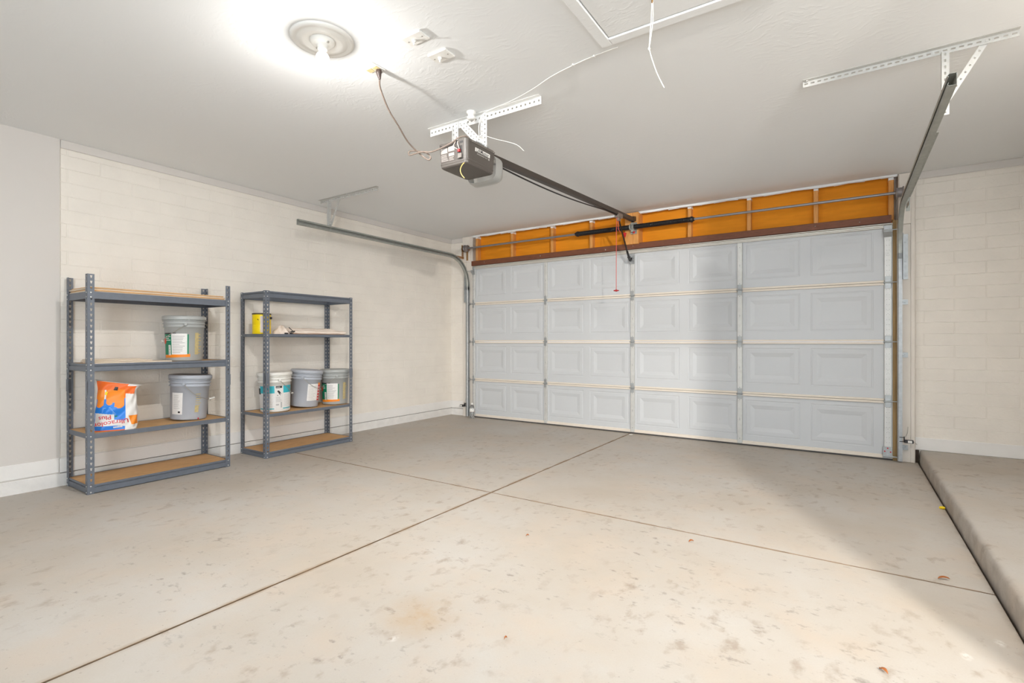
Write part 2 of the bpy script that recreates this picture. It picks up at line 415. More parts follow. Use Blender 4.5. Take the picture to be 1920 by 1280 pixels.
wl = struct(MB().box(-5.05, XL-.0025, 1.27, 5.9, 0, HC).build('wall_left', M_block, origin=(XL, 1.273, 0)), 'painted beige concrete block wall behind the two shelving units', 'wall')
lay_blocks(wl, 'y', XL, 1.273, YF, .195, 2.50, 2.128, 0)
MB().cbox(XL-.05, XL+.009, 1.276, YF-.001, 2.503, HC, .003).build('top_plate', M_smooth, wl)
struct(MB().box(-5.05, XL+.006, YB-.2, 1.272, 0, HC).build('wall_left_smooth', M_smooth), 'smooth beige drywall left of the block wall', 'wall')
wf = struct(MB().box(-5.05, -4.43, YF+.0025, 5.95, 0, HC).box(.40, 2.9, YF+.0025, 5.95, 0, HC).box(-4.43, .40, 5.80, 5.95, 2.15, HC).build('wall_front', M_block, origin=(-2, YF, 0)), 'beige painted block wall around the overhead garage door', 'wall')
lay_blocks(wf, 'x', YF, XL+.001, -4.60, .195, 2.50, -4.80, 0)
lay_blocks(wf, 'x', YF, .507, 1.30, .20, 2.50, .57, 0)
MB().cbox(.507, 1.32, YF-.008, YF+.05, 2.503, HC, .003).build('top_plate', M_smooth, wf)
MB().cbox(XL+.011, -4.60, YF-.008, YF+.05, 2.503, HC, .003).build('top_plate', M_smooth, wf)
# header cavity above the door: plywood, studs, stained board
for i in range(4):
    x0 = -4.42 + i*1.196; MB().cbox(x0, x0+1.193, 5.765, 5.785, 2.15, HC+.01, .002).build('plywood_sheet', M_ply, wf)
stm = MB(); stm.cbox(-.019, .019, 0, .075, 0, .40, .002, 0)
stm.box(-.0192, .0192, -.0006, .0756, .36, .388, 1)
sme = bpy.data.meshes.new('stud'); sme.from_pydata(stm.v, [], stm.f); sme.materials.append(M_stud); sme.materials.append(M_ceil); sme.polygons.foreach_set('material_index', stm.m)
for i, x in enumerate((-4.365, -3.768, -3.152, -2.607, -1.435, -.839, -.247, .335)):
    o = bpy.data.objects.new('stud', sme); COL.objects.link(o); o.parent = wf; o.location = Vector((x, 5.69, 2.165)) - WORLD[wf]; WORLD[o] = Vector((x, 5.69, 2.165))
MB().cbox(-4.425, -4.388, 5.688, 5.765, 2.20, HC, .002).build('end_stud', mat('grey_lumber', (160, 140, 124), .7, var=.15, vscale=14), wf)
MB().cbox(-2.145, -2.052, 5.615, 5.765, 2.19, HC-.012, .003).build('spring_anchor_post', M_stud, wf)
MB().cbox(-2.050, -1.985, 5.615, 5.765, 2.19, HC-.012, .003).build('spring_anchor_post', M_stud, wf)
hb = MB().cbox(-4.43, .335, 5.648, 5.765, 2.138, 2.205, .003).build('header_board', M_brown, wf)
m = MB()
for x in (-4.2, -3.3, -2.4, -2.06, -1.42, -.25, .1): m.cyl((x, 5.6485, 2.165+random.uniform(-.015, .02)), (x, 5.6465, 2.17), .005, n=8)
m.build('nail', M_wire, hb)
# jambs
for i, (x0, x1, r0, r1) in enumerate(((-4.60, -4.432, -4.432, -4.412), (.385, .505, .345, .385))):
    j = struct(MB().cbox(x0, x1, 5.672, 5.80, 0, HC, .003).build('trim_%d' % (i+1), M_jamb), ('beige wooden jamb board at the corner left of the garage door', 'beige wooden jamb board between garage door and right block wall')[i], 'trim')
    MB().cbox(r0, r1, 5.684, 5.80, 0, 2.16, .002).build('raw_wood_edge', M_rawwood, j)
    MB().cbox(x0+.004, x1-.03, 5.655, 5.672, 2.11 if i else 2.2, HC-.004, .003).build('pad_board', M_jamb, j)
    if i: MB().cbox(x1-.032, x1-.004, 5.663, 5.672, .0, HC-.004, .002).build('edge_strip', M_jamb, j)

# baseboards and painted stem wall
b = struct(MB().cbox(XL-.01, XL+.014, YB+.001, 1.268, .102, .208, .004).build('baseboard_left_smooth', M_base), 'white baseboard along the smooth drywall, ragged at its bottom edge', 'baseboard')
b = struct(MB().cbox(XL-.01, XL+.012, 1.27, YF-.002, .099, .206, .004).build('baseboard_left', M_base), 'white baseboard running along the left block wall', 'baseboard')
MB().cbox(XL-.02, XL+.010, YB+.001, YF, -.01, .094, .004).build('stem_wall', M_stem, b)
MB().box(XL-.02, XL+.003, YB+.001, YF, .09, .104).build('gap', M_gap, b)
b = struct(MB().cbox(XL+.012, -4.602, YF-.012, YF+.01, .099, .206, .004).build('baseboard_front_left', M_base), 'short white baseboard in the corner left of the garage door', 'baseboard')
MB().cbox(XL+.01, -4.602, YF-.010, YF+.02, -.01, .094, .004).build('stem_wall', M_stem, b)
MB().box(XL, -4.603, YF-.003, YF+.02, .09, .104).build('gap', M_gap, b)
struct(MB().cbox(.507, 1.30, YF-.013, YF+.01, SLAB, .222, .004).build('baseboard_front_right', M_base), 'white baseboard on the raised slab right of the garage door', 'baseboard')

MB().box(.506, .534, YF-.018, YF-.002, 0, SLAB-.002).build('gap_shade_strip', M_gap, wf)  # dark strip painted in for the shade of the hole beside the slab
# walls out of view: right wall ending at a corner, side alcove, wall behind with an added window
struct(MB().box(1.30, 1.42, .60, 5.95, 0, HC).box(1.42, 2.9, .60, .72, 0, HC).box(2.8, 2.95, YB-.2, .60, 0, HC).build('wall_right', M_wall, origin=(1.3, .6, 0)), 'beige wall closing the garage on its right side', 'wall')
WX0, WX1, WZ0, WZ1 = .15, 2.75, .35, 2.42
wb = struct(MB().box(-5.05, WX0, YB-.2, YB, 0, HC).box(WX1, 2.95, YB-.2, YB, 0, HC).box(WX0, WX1, YB-.2, YB, 0, WZ0).box(WX0, WX1, YB-.2, YB, WZ1, HC).build('wall_back', M_wall, origin=(0, YB, 0)), 'beige back wall of the garage with an added wide window', 'wall')
m = MB(); m.cbox(WX0, WX1, YB-.13, YB-.05, WZ0, WZ0+.05, .004).cbox(WX0, WX1, YB-.13, YB-.05, WZ1-.05, WZ1, .004)
nW = 2; wst = (WX1-WX0-.05)/nW
for i in range(nW+1): m.cbox(WX0+i*wst, WX0+i*wst+.05, YB-.13, YB-.05, WZ0+.05, WZ1-.05, .004)
w1 = struct(m.build('added_window_1', M_white), 'wide white framed window added in the unseen back wall', 'window')  # window added out of view to carry the fill light
for i in range(nW): MB().box(WX0+i*wst+.05, WX0+(i+1)*wst, YB-.093, YB-.087, WZ0+.05, WZ1-.05).build('pane', M_glass, w1)

# ================================================================== overhead garage door
DX0, DX1, YS, SH = -4.412, .345, 5.676, .5334
door = empty('door_1', (-2.03, YS, 0), 'white steel sectional overhead garage door with galvanised stiles', 'garage door', None, 'structure')
PX = [-4.345, -3.775, -3.195, -2.615, -2.035, -1.445, -.873, -.290]; PWD = .495; PZ0, PZ1 = .105, .470
for s in range(4):
    zb = s*SH + (.018 if s == 0 else .001); zt = (s+1)*SH - .001
    za, zc = s*SH+PZ0, s*SH+PZ1
    m = MB(); yb = YS+.022
    def q(x0, x1, z0, z1): m.add([(x0, YS, z0), (x1, YS, z0), (x1, YS, z1), (x0, YS, z1)], [(0, 1, 2, 3)])
    q(DX0, DX1, zb, za); q(DX0, DX1, zc, zt)
    edges = [DX0] + [e for p in PX for e in (p, p+PWD)] + [DX1]
    for i in range(0, len(edges), 2): q(edges[i], edges[i+1], za, zc)
    m.add([(DX0, YS, zb), (DX1, YS, zb), (DX1, YS, zt), (DX0, YS, zt), (DX0, yb, zb), (DX1, yb, zb), (DX1, yb, zt), (DX0, yb, zt)], [(4, 7, 6, 5), (0, 4, 5, 1), (3, 2, 6, 7), (0, 3, 7, 4), (1, 5, 6, 2)])
    sec = m.build('door_section', M_door, door)
    for p in PX:
        m = MB(); rings = [(0, 0), (.004, .003), (.012, .003), (.016, 0), (.050, 0), (.054, .001), (.085, .008), (.089, .009)]
        vs = []
        for (ins, dep) in rings:
            vs += [(p+ins, YS+dep, za+ins), (p+PWD-ins, YS+dep, za+ins), (p+PWD-ins, YS+dep, zc-ins), (p+ins, YS+dep, zc-ins)]
        F = [(i*4+j, i*4+(j+1) % 4, (i+1)*4+(j+1) % 4, (i+1)*4+j) for i in range(len(rings)-1) for j in range(4)]
        k = (len(rings)-1)*4; F.append((k, k+1, k+2, k+3))
        m.add(vs, F); m.build('panel', M_door, sec)
STX = [(-4.410, -4.372, 1), (-3.247, -3.203, 0), (-2.092, -2.046, 0), (-.944, -.896, 0), (.283, .338, 1)]
for s in range(4):
    z0, z1 = s*SH+.014, (s+1)*SH-.014
    if s == 0: z0 = .022
    if s == 3: z1 = (s+1)*SH-.045
    for (a, b, end) in STX:
        m = MB(); m.cbox(a, b, YS-.026, YS, z0, z1, .003, 0)
        c = (a+b)/2
        for zz in ([z0+.05, (z0+z1)/2, z1-.05] if not end else [z0+.05+i*.045 for i in range(10)]):
            for dx in ((0,) if not end else (-.009, .009)):
                m.cyl((c+dx, YS-.0262, zz), (c+dx, YS-.0268, zz), .0032 if not end else .0020, n=8, m=1)
        for zz in ((z0+z1)/2-.012, (z0+z1)/2+.012):
            m.cyl((c, YS-.0262, zz), (c, YS-.0266, zz), .002, n=6, m=1)
        m.build('stile', [M_stile, M_hole], door)
for s in (1, 2, 3):
    z = s*SH
    for i in range(4):
        a, b = STX[i][1], STX[i+1][0]
        m = MB(); m.cbox(a, b, YS-.020, YS, z+.0015, z+.021, .003); m.cbox(a, b, YS-.020, YS, z-.021, z-.0015, .003)
        m.build('section_rail', M_tan, door)
    for (a, b, end) in STX:
        c = (a+b)/2; y = YS-.028; m = MB()
        m.cyl((a-.006, y-.008, z), (b+.006, y-.008, z), .007, n=12)
        m.cbox(a+.004, b-.004, y-.003, y+.002, z+.004, z+.055, .002); m.cbox(a+.004, b-.004, y-.003, y+.002, z-.055, z-.004, .002)
        for dz in (.04, -.04):
            for dx in (-.011, .011): m.cyl((c+dx, y-.003, z+dz), (c+dx, y-.007, z+dz), .0045, n=8)
        h = m.build('hinge', M_galv, door)
        if end:
            sg = 1 if a > -2 else -1; x0 = b if sg > 0 else a
            MB().cyl((c, y-.008, z), (x0+sg*.052, y-.008, z), .0045, n=8).cyl((x0+sg*.044, y-.008, z), (x0+sg*.062, y-.008, z), .021, n=20).build('roller', M_galv, h)
top = 4*SH
m = MB(); m.cbox(DX0, DX1, YS-.030, YS, top-.012, top-.002, .003); m.cbox(DX0, DX1, YS-.022, YS, top-.030, top-.014, .003); m.cbox(DX0, DX1, YS-.034, YS, top-.044, top-.032, .003)
m.build('top_strut', mat('strut_steel', (214, 210, 202), .45, .35), door)
m = MB(); m.cbox(DX0, DX1, YS-.016, YS+.002, .017, .050, .003); m.build('bottom_retainer', M_tan, door)
m = MB(); m.cyl((DX0, YS+.004, .011), (DX1, YS+.004, .011), .0105, n=12); m.build('bottom_seal', M_rubber, door)
for (sg, x0, x1) in ((1, .272, .343), (-1, -4.410, -4.36)):
    c = (x0+x1)/2; y = YS-.030
    m = MB(); m.cbox(x0, x1, y-.003, y+.004, .022, .125, .002)
    m.cyl((x0+.006, y-.010, .04), (x1+sg*.055 if sg > 0 else x1, y-.010, .04), .006, n=10)
    cb = m.build('corner_bracket', M_galv, door)
    m = MB()
    for (dx, z) in ((0, .113), (-.021, .084), (.021, .080), (.004, .040)): m.cyl((c+dx*(1 if sg > 0 else .7), y-.003, z), (c+dx*(1 if sg > 0 else .7), y-.010, z), .006, n=8)
    m.build('red_bolt', M_red, cb)
    # top roller fixture
    m = MB(); m.cbox(x0+.006, x1-.002, y-.006, y+.004, top-.125, top-.02, .003)
    m.add([(x0+.006, y-.006, top-.125), (x1-.002, y-.006, top-.125), (x1-.002, y-.040, top-.085), (x0+.006, y-.040, top-.085), (x1-.002, y-.040, top-.075), (x0+.006, y-.040, top-.075)], [(0, 1, 2, 3), (3, 2, 4, 5)])
    m.cyl((x0+.004, y-.042, top-.072), (x1, y-.042, top-.072), .008, n=10)
    xo = x1 if sg > 0 else x0
    m.cyl((c, y-.042, top-.072), (xo+sg*.05, y-.042, top-.072), .0045, n=8)
    m.build('top_fixture', M_galv, door)
# bracket on the centre stile that takes the opener's arm
m = MB(); m.cbox(-2.098, -2.040, YS-.034, YS-.026, 1.965, 2.085, .002); m.cbox(-2.092, -2.086, YS-.075, YS-.03, 2.00, 2.05, .001); m.cbox(-2.052, -2.046, YS-.075, YS-.03, 2.00, 2.05, .001)
for dz in (1.98, 2.03, 2.07):
    for dx in (-2.088, -2.050): m.cyl((dx, YS-.034, dz), (dx, YS-.040, dz), .005, n=8)
m.build('arm_bracket', M_galv, door)

# ================================================================== door tracks
def sweep(path, poly, t, side):
    """path: list of (pos Vector, inward normal Vector); poly: open 2-D polyline (a across, n normal); side: +x or -x direction for a"""
    nrm = []
    for i in range(len(poly)):
        a = Vector(poly[max(i-1, 0)]); b = Vector(poly[min(i+1, len(poly)-1)]); d = (b-a).normalized(); nrm.append((-d[1]*t, d[0]*t))
    ring = list(poly) + [(poly[i][0]+nrm[i][0], poly[i][1]+nrm[i][1]) for i in reversed(range(len(poly)))]
    k = len(ring); m = MB(); vs = []
    for p, n in path:
        for a, c in ring: vs.append(p + Vector((side*a, 0, 0)) + n*c)
    F = [(i*k+j, i*k+(j+1) % k, (i+1)*k+(j+1) % k, (i+1)*k+j) for i in range(len(path)-1) for j in range(k)]
    F += [tuple(range(k)), tuple(range((len(path)-1)*k, len(path)*k))]
    if side > 0: F = [tuple(reversed(f)) for f in F]
    return m.add(vs, F)
CPROF = [(.026, -.013), (.030, -.020), (.024, -.0262), (0, -.0262), (0, .0262), (.024, .0262), (.030, .020), (.026, .013)]
YT, ZT, RT = 5.632, 2.240, .38
def track(x, side, label, galv, yend):
    root = empty('door_track', (x, YT, 0), label, 'track', 'door tracks')
    up = Vector((0, 0, 1))
    vp = [(Vector((x, YT, .012)), Vector((0, -1, 0))), (Vector((x, YT, ZT-RT-.01)), Vector((0, -1, 0)))]
    sweep(vp, CPROF, .0022, side).build('vertical_track', M_galv, root)
    hp = []
    for i in range(17):
        a = i/16*PI/2; c = Vector((x, YT-RT, ZT-RT)); d = Vector((0, math.cos(a), math.sin(a))); hp.append((c+d*RT, -d))
    hp = [(Vector((x, YT, ZT-RT-.06)), Vector((0, -1, 0)))] + hp + [(Vector((x, yend, ZT)), Vector((0, 0, -1)))]
    sweep(hp, CPROF, .0022, side).build('horizontal_track', M_galvd, root)
    # stiffening angle along the outside
    s = -side; m = MB()
    m.perf((x+s*.003, 3.75, ZT+.026), (0, 1, 0), (s, 0, 0), 1.55, .030, .075, .008, .03, .002, .5)
    m.box(min(x+s*.003, x+s*.005), max(x+s*.003, x+s*.005), 3.75, 5.30, ZT-.02, ZT+.028)
    m.build('stiffening_angle', M_galvd, root)
    # flag angle between jamb and curve, with bolts
    m = MB()
    m.box(min(x+s*.004, x+s*.007), max(x+s*.004, x+s*.007), YT-.06, 5.655, 1.62, 2.02)
    m.box(min(x+s*.004, x+s*.045), max(x+s*.004, x+s*.045), 5.655, 5.658, 1.62, 2.02)
    for z in (1.65, 1.78, 1.95): m.cyl((x+s*.028, 5.655, z), (x+s*.028, 5.648, z), .007, n=8)
    m.build('flag_bracket', M_galv, root)
    for z in (.13, .95, 1.42):
        m = MB(); m.box(min(x+s*.002, x+s*.045), max(x+s*.002, x+s*.045), 5.662, 5.665, z-.022, z+.022); m.box(min(x+s*.002, x+s*.0045), max(x+s*.002, x+s*.0045), YT-.015, 5.665, z-.022, z+.022)
        m.cyl((x+s*.028, 5.662, z), (x+s*.028, 5.655, z), .007, n=8); m.cyl((x+s*.0045, YT+.005, z), (x+s*.010, YT+.005, z), .006, n=8)
        m.build('jamb_bracket', M_galv, root)
    # hanger from the ceiling
    ys = 3.36; a0, a1, xb = galv
    m = MB(); m.perf((a0, ys, HC-.033), (1, 0, 0), (0, 0, 1), a1-a0, .033, .032, .007, .018, .0022, .5)
    m.box(a0, a1, ys-.030, ys, HC-.0025, HC-.0003)
    for xx in (a0+.02, (a0+a1)/2): m.cyl((xx, ys-.015, HC-.003), (xx, ys-.015, HC-.008), .007, n=8)
    h = m.build('ceiling_angle', mat('angle_zinc', (198, 197, 193), .5, .3), root)
    m = MB(); m.perf((x-.016+s*.01, ys-.004, ZT-.02), (0, 0, 1), (1, 0, 0), HC-ZT-.0, .032, .032, .008, .014, .0022, .5)
    m.box(x+s*.01-.017, x+s*.01-.0148, ys-.030, ys-.002, ZT-.02, HC-.03)
    m.cyl((x+s*.01, ys-.012, ZT), (x+s*.01, ys-.004, ZT), .007, n=8); m.build('strap', mat('angle_zinc', (198, 197, 193), .5, .3), root)
    d = Vector((x+s*.01, ys+.004, ZT+.045)) - Vector((xb, ys+.004, HC-.01)); L = d.length
    m = MB(); V = Vector((0, 1, 0)).cross(d.normalized())
    m.perf(Vector((xb, ys+.004, HC-.012)) - V*.014, d, V, L, .028, .036, .008, .008, .0022, .5)
    for p in (Vector((xb, ys, HC-.018)), Vector((x+s*.01, ys, ZT+.05))): m.cyl(p+Vector((0, -.004, 0)), p+Vector((0, .01, 0)), .007, n=8)
    m.build('brace', mat('angle_zinc', (198, 197, 193), .5, .3), root)
    return root
track(-4.492, 1, 'galvanised overhead door track hung along the left block wall', (-4.665, -3.77, -4.35), 2.965)
track(.408, -1, 'galvanised overhead door track hung near the right block wall', (-.21, .69, .575), 2.965)

# ================================================================== torsion spring assembly
YR, ZR = 5.555, 2.372
ts = empty('torsion_spring_assembly', (-2.03, YR, ZR), 'steel torsion shaft with two black springs above the garage door', 'torsion spring')
MB().cyl((-4.53, YR, ZR), (.47, YR, ZR), .0125, n=16).build('shaft', M_shaft, ts)
for (x0, x1) in ((-2.715, -2.065), (-2.01, -1.385)):
    m = MB(); n = int((x1-x0)/.0085); pts = []
    r = .0245
    m.cyl((x0, YR, ZR), (x1, YR, ZR), .0225, n=18)
    for i in range(n*10+1):
        a = i/10*2*PI; pts.append((x0 + (x1-x0)*i/(n*10), YR+r*math.cos(a), ZR+r*math.sin(a)))
    m.tube(pts, .0042, n=4); sp = m.build('spring', M_black, ts)
    xe = x0 if x0 < -2.5 else x1; e = -1 if x0 < -2.5 else 1
    MB().cyl((xe, YR, ZR), (xe+e*.022, YR, ZR), .033, .028, n=18).cyl((xe+e*.022, YR, ZR), (xe+e*.034, YR, ZR), .021, n=14).cyl((xe+e*.028, YR-.018, ZR), (xe+e*.028, YR-.036, ZR), .006, n=8).build('winding_cone', M_black, sp)
m = MB(); m.cbox(-2.052, -2.022, YR-.004, YR+.003, ZR-.055, ZR+.05, .002); m.cyl((-2.062, YR, ZR), (-2.046, YR, ZR), .034, n=20); m.cyl((-2.030, YR, ZR), (-2.014, YR, ZR), .034, n=20)
m.box(-2.050, -2.024, YR, 5.615, ZR-.052, ZR-.048); m.cbox(-2.075, -2.0, 5.606, 5.615, ZR-.07, ZR+.06, .002)
for (dx, dz) in ((-2.065, .045), (-2.01, .045), (-2.065, -.055), (-2.01, -.055)): m.cyl((dx, 5.606, ZR+dz), (dx, 5.600, ZR+dz), .007, n=8)
m.build('anchor_bracket', M_galvd, ts)
for x in (-2.115, -2.005): MB().obox((x, YR-.01, ZR-.055), (x-.012, YR-.012, ZR-.105 if x < -2.05 else ZR-.075), .034 if x < -2.05 else .02, .002, (0, 1, 0)).build('red_tag', M_red, ts)
for (x, e) in ((-4.44, -1), (.385, 1)):
    m = MB(); tl = Matrix.Rotation(PI/2, 3, 'Y')
    pr = [(.020, -.028), (.044, -.026), (.046, -.020), (.043, -.016)] + [v for i in range(4) for v in ((.0425, -.014+i*.009), (.0395, -.0095+i*.009))] + [(.043, .020), (.050, .023), (.050, .030), (.018, .034), (.018, .045)]
    m.lathe([(r, z*e) for r, z in pr] if e > 0 else [(r, z*e) for r, z in pr][::-1], (x, YR, ZR), 28, tilt=tl)
    m.build('cable_drum', M_drum, ts)
    xb = x + e*.052
    m = MB(); m.box(min(xb, xb+e*.003), max(xb, xb+e*.003), YR-.045, 5.655, ZR-.045, ZR+.045); m.cyl((xb-.006, YR, ZR), (xb+.008, YR, ZR), .026, n=18)
    m.perf((xb, YR-.04, ZR-.145), (0, 0, 1), (0, 1, 0), .11, .035, .03, .014, .010, .003, .5)
    m.perf((xb, YR-.17, ZR-.145), (0, 1, 0), (0, 0, 1), .17, .030, .03, .010, .014, .003, .5)
    m.box(min(xb, xb+e*.03), max(xb, xb+e*.03), 5.652, 5.655, ZR-.15, ZR+.06)
    m.build('bearing_plate', M_bracketgold if e < 0 else M_galvd, ts)
    MB().cyl((x-e*.02, YR-.044, ZR), (x-e*.006, 5.640, .06), .0018, n=5).build('lift_cable', M_wire, ts)

# ================================================================== opener
OX = -2.018
op = empty('garage_door_opener', (OX, 2.53, 2.15), 'dark brown belt opener motor and rail hanging from the ceiling', 'door opener')
def taper_box(x0, x1, y0, y1, z0, z1, t, r, m=0, n=5, mb=None):
    """rounded-corner box narrowing downwards"""
    mb = mb or MB(); vs = []
    cx, cy = (x0+x1)/2, (y0+y1)/2
    lv = [(z1, 1.0, 0), (z1-.004, 1.0, 0), (z0+.030, t+(1-t)*.18, 0), (z0+.028, t+(1-t)*.18+.012, 0), (z0+.020, t+(1-t)*.14+.012, 0), (z0+.018, t+(1-t)*.14, 0), (z0+.006, t, 0), (z0, t-.05, 0)]
    for z, sc, _ in lv:
        hx, hy = (x1-x0)/2*sc, (y1-y0)/2*sc
        for (sx, sy, a0) in ((1, 1, 0), (-1, 1, PI/2), (-1, -1, PI), (1, -1, 3*PI/2)):
            for i in range(n+1):
                a = a0 + i/n*PI/2; vs.append((cx+sx*(hx-r)+r*math.cos(a), cy+sy*(hy-r)+r*math.sin(a), z))
    k = 4*(n+1)
    F = [(i*k+(j+1) % k, i*k+j, (i+1)*k+j, (i+1)*k+(j+1) % k) for i in range(len(lv)-1) for j in range(k)]
    mb.add(vs, F, m, False); mb.add(vs, [tuple(range(k)), tuple(reversed(range((len(lv)-1)*k, len(lv)*k)))], m)
    return mb
x0, x1, y0, y1, zb, zt = -2.134, -1.900, 2.385, 2.680, 2.150, 2.298
hs = taper_box(x0, x1, y0, y1, zb, zt, .93, .022).build('motor_housing', M_ghouse, op)
# face towards the camera (-y): two printed stickers, terminal recess; leaning with the taper
def facey(u, v, o=.0015):    # u 0..1 across x, v 0..1 up, on the -y face
    lean = (1-v)*.0095
    return Vector((x0+.012 + (x1-x0-.024)*u, y0 - o + lean, zb+.028 + (zt-zb-.034)*v))
def pquad(mb, f, a, b, c, d, m=0, o=.0015): mb.add([f(a, c, o), f(b, c, o), f(b, d, o), f(a, d, o)], [(0, 1, 2, 3)], m)
st = MB(); pquad(st, facey, .03, .60, .03, .84)
stk = st.build('sticker', mat('sticker_grey', (84, 77, 72), .4), hs)
pr = MB()
for (a, b, c, d) in ((.05, .30, .50, .78), (.33, .57, .55, .80), (.34, .55, .30, .46)): pquad(pr, facey, a, b, c, d, 0, .0022)
for i in range(5): pquad(pr, facey, .05, .25+.08*random.random(), .10+i*.075, .135+i*.075, 0, .0022)
for i in range(3): pquad(pr, facey, .35, .50+.06*random.random(), .08+i*.07, .11+i*.07, 0, .0022)
pr.build('sticker_print', mat('sticker_white', (164, 157, 152), .4), stk)
tr = MB(); pquad(tr, facey, .66, .86, .03, .72, 0, .001); tr.build('terminal_recess', M_hole, hs)
tb = MB(); tb.box(*sorted((facey(.72, 0)[0], facey(.85, 0)[0])), y0-.006, y0+.006, zb+.034, zb+.062); tb.build('terminal_block', M_ghouse2, hs)
tp = MB(); p = facey(.77, .42); tp.box(p[0]-.007, p[0]+.007, y0-.012, y0, p[2]-.006, p[2]+.010); tp.build('terminal_plug', M_red, hs)
tw = MB(); q0 = facey(.63, .97, .004); tw.tube(smooth([q0, facey(.60, .7, .02), facey(.70, .55, .018), p+Vector((-.003, -.008, .008))]), .0022, 6)
tw.tube(smooth([facey(.73, .98, .004), facey(.74, .8, .014), p+Vector((.003, -.008, .008))]), .0022, 6); tw.build('terminal_wire', mat('pinkish_wire', (226, 206, 192), .6), hs)
sl = MB(); pquad(sl, facey, .78, .90, .83, .95); pquad(sl, facey, .02, .09, .86, .96); pquad(sl, facey, .62, .69, .86, .94); sl.build('slot', M_ink, hs)
an = MB(); c0 = Vector((x1-.028, y0+.022, zb+.002)); an.tube(smooth([c0+Vector((0, 0, .012)), c0+Vector((-.015, -.018, -.012)), c0+Vector((-.020, -.030, -.045)), c0+Vector((-.010, -.030, -.075)), c0+Vector((.012, -.030, -.100))]), .0028, 8)
an.build('antenna_wire', mat('antenna_yellow', (222, 188, 110), .5), op)
# side with the maker's plate (+x face)
def facex(u, v, o=.0015): return Vector((x1 + o - (1-v)*.0085, y0+.02 + (y1-y0-.03)*u, zb+.028 + (zt-zb-.034)*v))
rib = MB(); pquad(rib, facex, .02, .99, .93, 1.0, 0, .003); rib.build('trim_strip', M_ghouse2, hs)
pl = MB(); pquad(pl, facex, .22, .80, .54, .74); plate = pl.build('name_plate', M_white, hs)
vs, fs = text_geo('LiftMaster', .032)
V = [facex(.51 + vx/(y1-y0-.03), .632 + vy/(zt-zb-.034), .0025) for vx, vy, _ in vs]
MB().add(V, fs).build('lettering', M_ink, plate)
dm = MB()
for i in range(7): pquad(dm, facex, .30+i*.042, .30+i*.042+.032, .42, .47, 0, .0018)
for i in range(2): pquad(dm, facex, .62+i*.05, .62+i*.05+.03, .42, .47, 0, .0018)
pquad(dm, facex, .74, .79, .39, .49, 0, .0018); dm.build('small_print', mat('print_grey', (176, 172, 168), .5), hs)
sc = MB()
for (u, v) in ((.10, .97), (.93, .97)): p = facex(u, v, .003); sc.cyl(p, p+Vector((.003, 0, 0)), .004, n=8)
sc.build('screw', M_wire, hs)
# translucent light lens at the far end
m = MB(); L = []; N_ = 12
def arch(y, sx, z0_, z1_):
    pts = []; r = .045
    for i in range(N_+1): pts.append((OX - sx + (2*sx)*i/N_, y, z0_ + .0))
    return pts
prof = [(2.682, 1.0, 2.128, 2.288), (2.700, 1.03, 2.118, 2.290), (2.735, 1.03, 2.112, 2.290), (2.762, .99, 2.122, 2.286), (2.776, .86, 2.150, 2.270)]
vs = []; K_ = 20
for (y, sc_, za, zc) in prof:
    for i in range(K_):
        a = 2*PI*i/K_; ca, sa = math.cos(a), math.sin(a); e = .45
        vs.append((OX + .118*sc_*math.copysign(abs(ca)**e, ca), y, (za+zc)/2 + (zc-za)/2*math.copysign(abs(sa)**e, sa)))
F = [(i*K_+(j+1) % K_, i*K_+j, (i+1)*K_+j, (i+1)*K_+(j+1) % K_) for i in range(len(prof)-1) for j in range(K_)]
m.add(vs, F, 0, True); m.add(vs, [tuple(reversed(range((len(prof)-1)*K_, len(prof)*K_)))]); m.build('light_lens', M_lens, op)
# rail, belt, trolley, arm
R0, R1 = Vector((-2.03, 2.66, 2.325)), Vector((-2.03, 5.58, 2.462))
m = MB(); m.obox(R0, R1, .030, .040, (0, 0, 1)); m.obox(R0+Vector((0, 0, -.021)), R1+Vector((0, 0, -.021)), .044, .006, (0, 0, 1)); rail = m.build('rail', M_rail, op)
m = MB(); pts = [R0.lerp(R1, t) + Vector((0.0, 0, -.030 - .034*math.sin(PI*min(1, t/.72)))) for t in [i/40*.83 for i in range(41)]]
m.tube(pts, .006, 6); m.build('belt', M_black, op)
m = MB(); e = R1; m.cyl(e+Vector((-.012, -.02, -.005)), e+Vector((.012, -.02, -.005)), .030, n=18); m.obox(e+Vector((0, -.05, 0)), (-2.03, 5.612, 2.475), .04, .05, (0, 0, 1)); m.build('header_bracket', M_black, op)
m = MB(); tpos = R0.lerp(R1, .845); m.obox(tpos+Vector((0, -.05, -.032)), tpos+Vector((0, .06, -.028)), .05, .045, (0, 0, 1)); m.cyl(tpos+Vector((-.03, 0, -.05)), tpos+Vector((.03, 0, -.05)), .010, n=10); m.cbox(tpos[0]-.014, tpos[0]+.014, tpos[1]-.02, tpos[1]+.03, tpos[2]-.085, tpos[2]-.04, .003)
tro = m.build('trolley', mat('trolley_grey', (142, 130, 120), .5, .3), op)
a0 = tpos + Vector((0, .012, -.07)); a1 = Vector((-2.055, 5.515, 1.995)); 
m = MB(); m.obox(a0, a1, .007, .026, (0, 1, .2)); arm = m.build('arm', M_black, op)
m = MB(); cv = smooth([a1.lerp(a0, .22), a1+Vector((-.004, .018, .012)), a1+Vector((-.006, .055, .0)), a1+Vector((-.008, .100, .032))], 6)
m.tube(cv, .012, 8); m.cyl(a1+Vector((-.02, .0, .03)), a1+Vector((.014, .0, .03)), .008, n=8)
m.cyl((-2.093, 5.613, 2.026), (-2.044, 5.613, 2.026), .006, n=8); m.build('curved_arm', M_black, op)
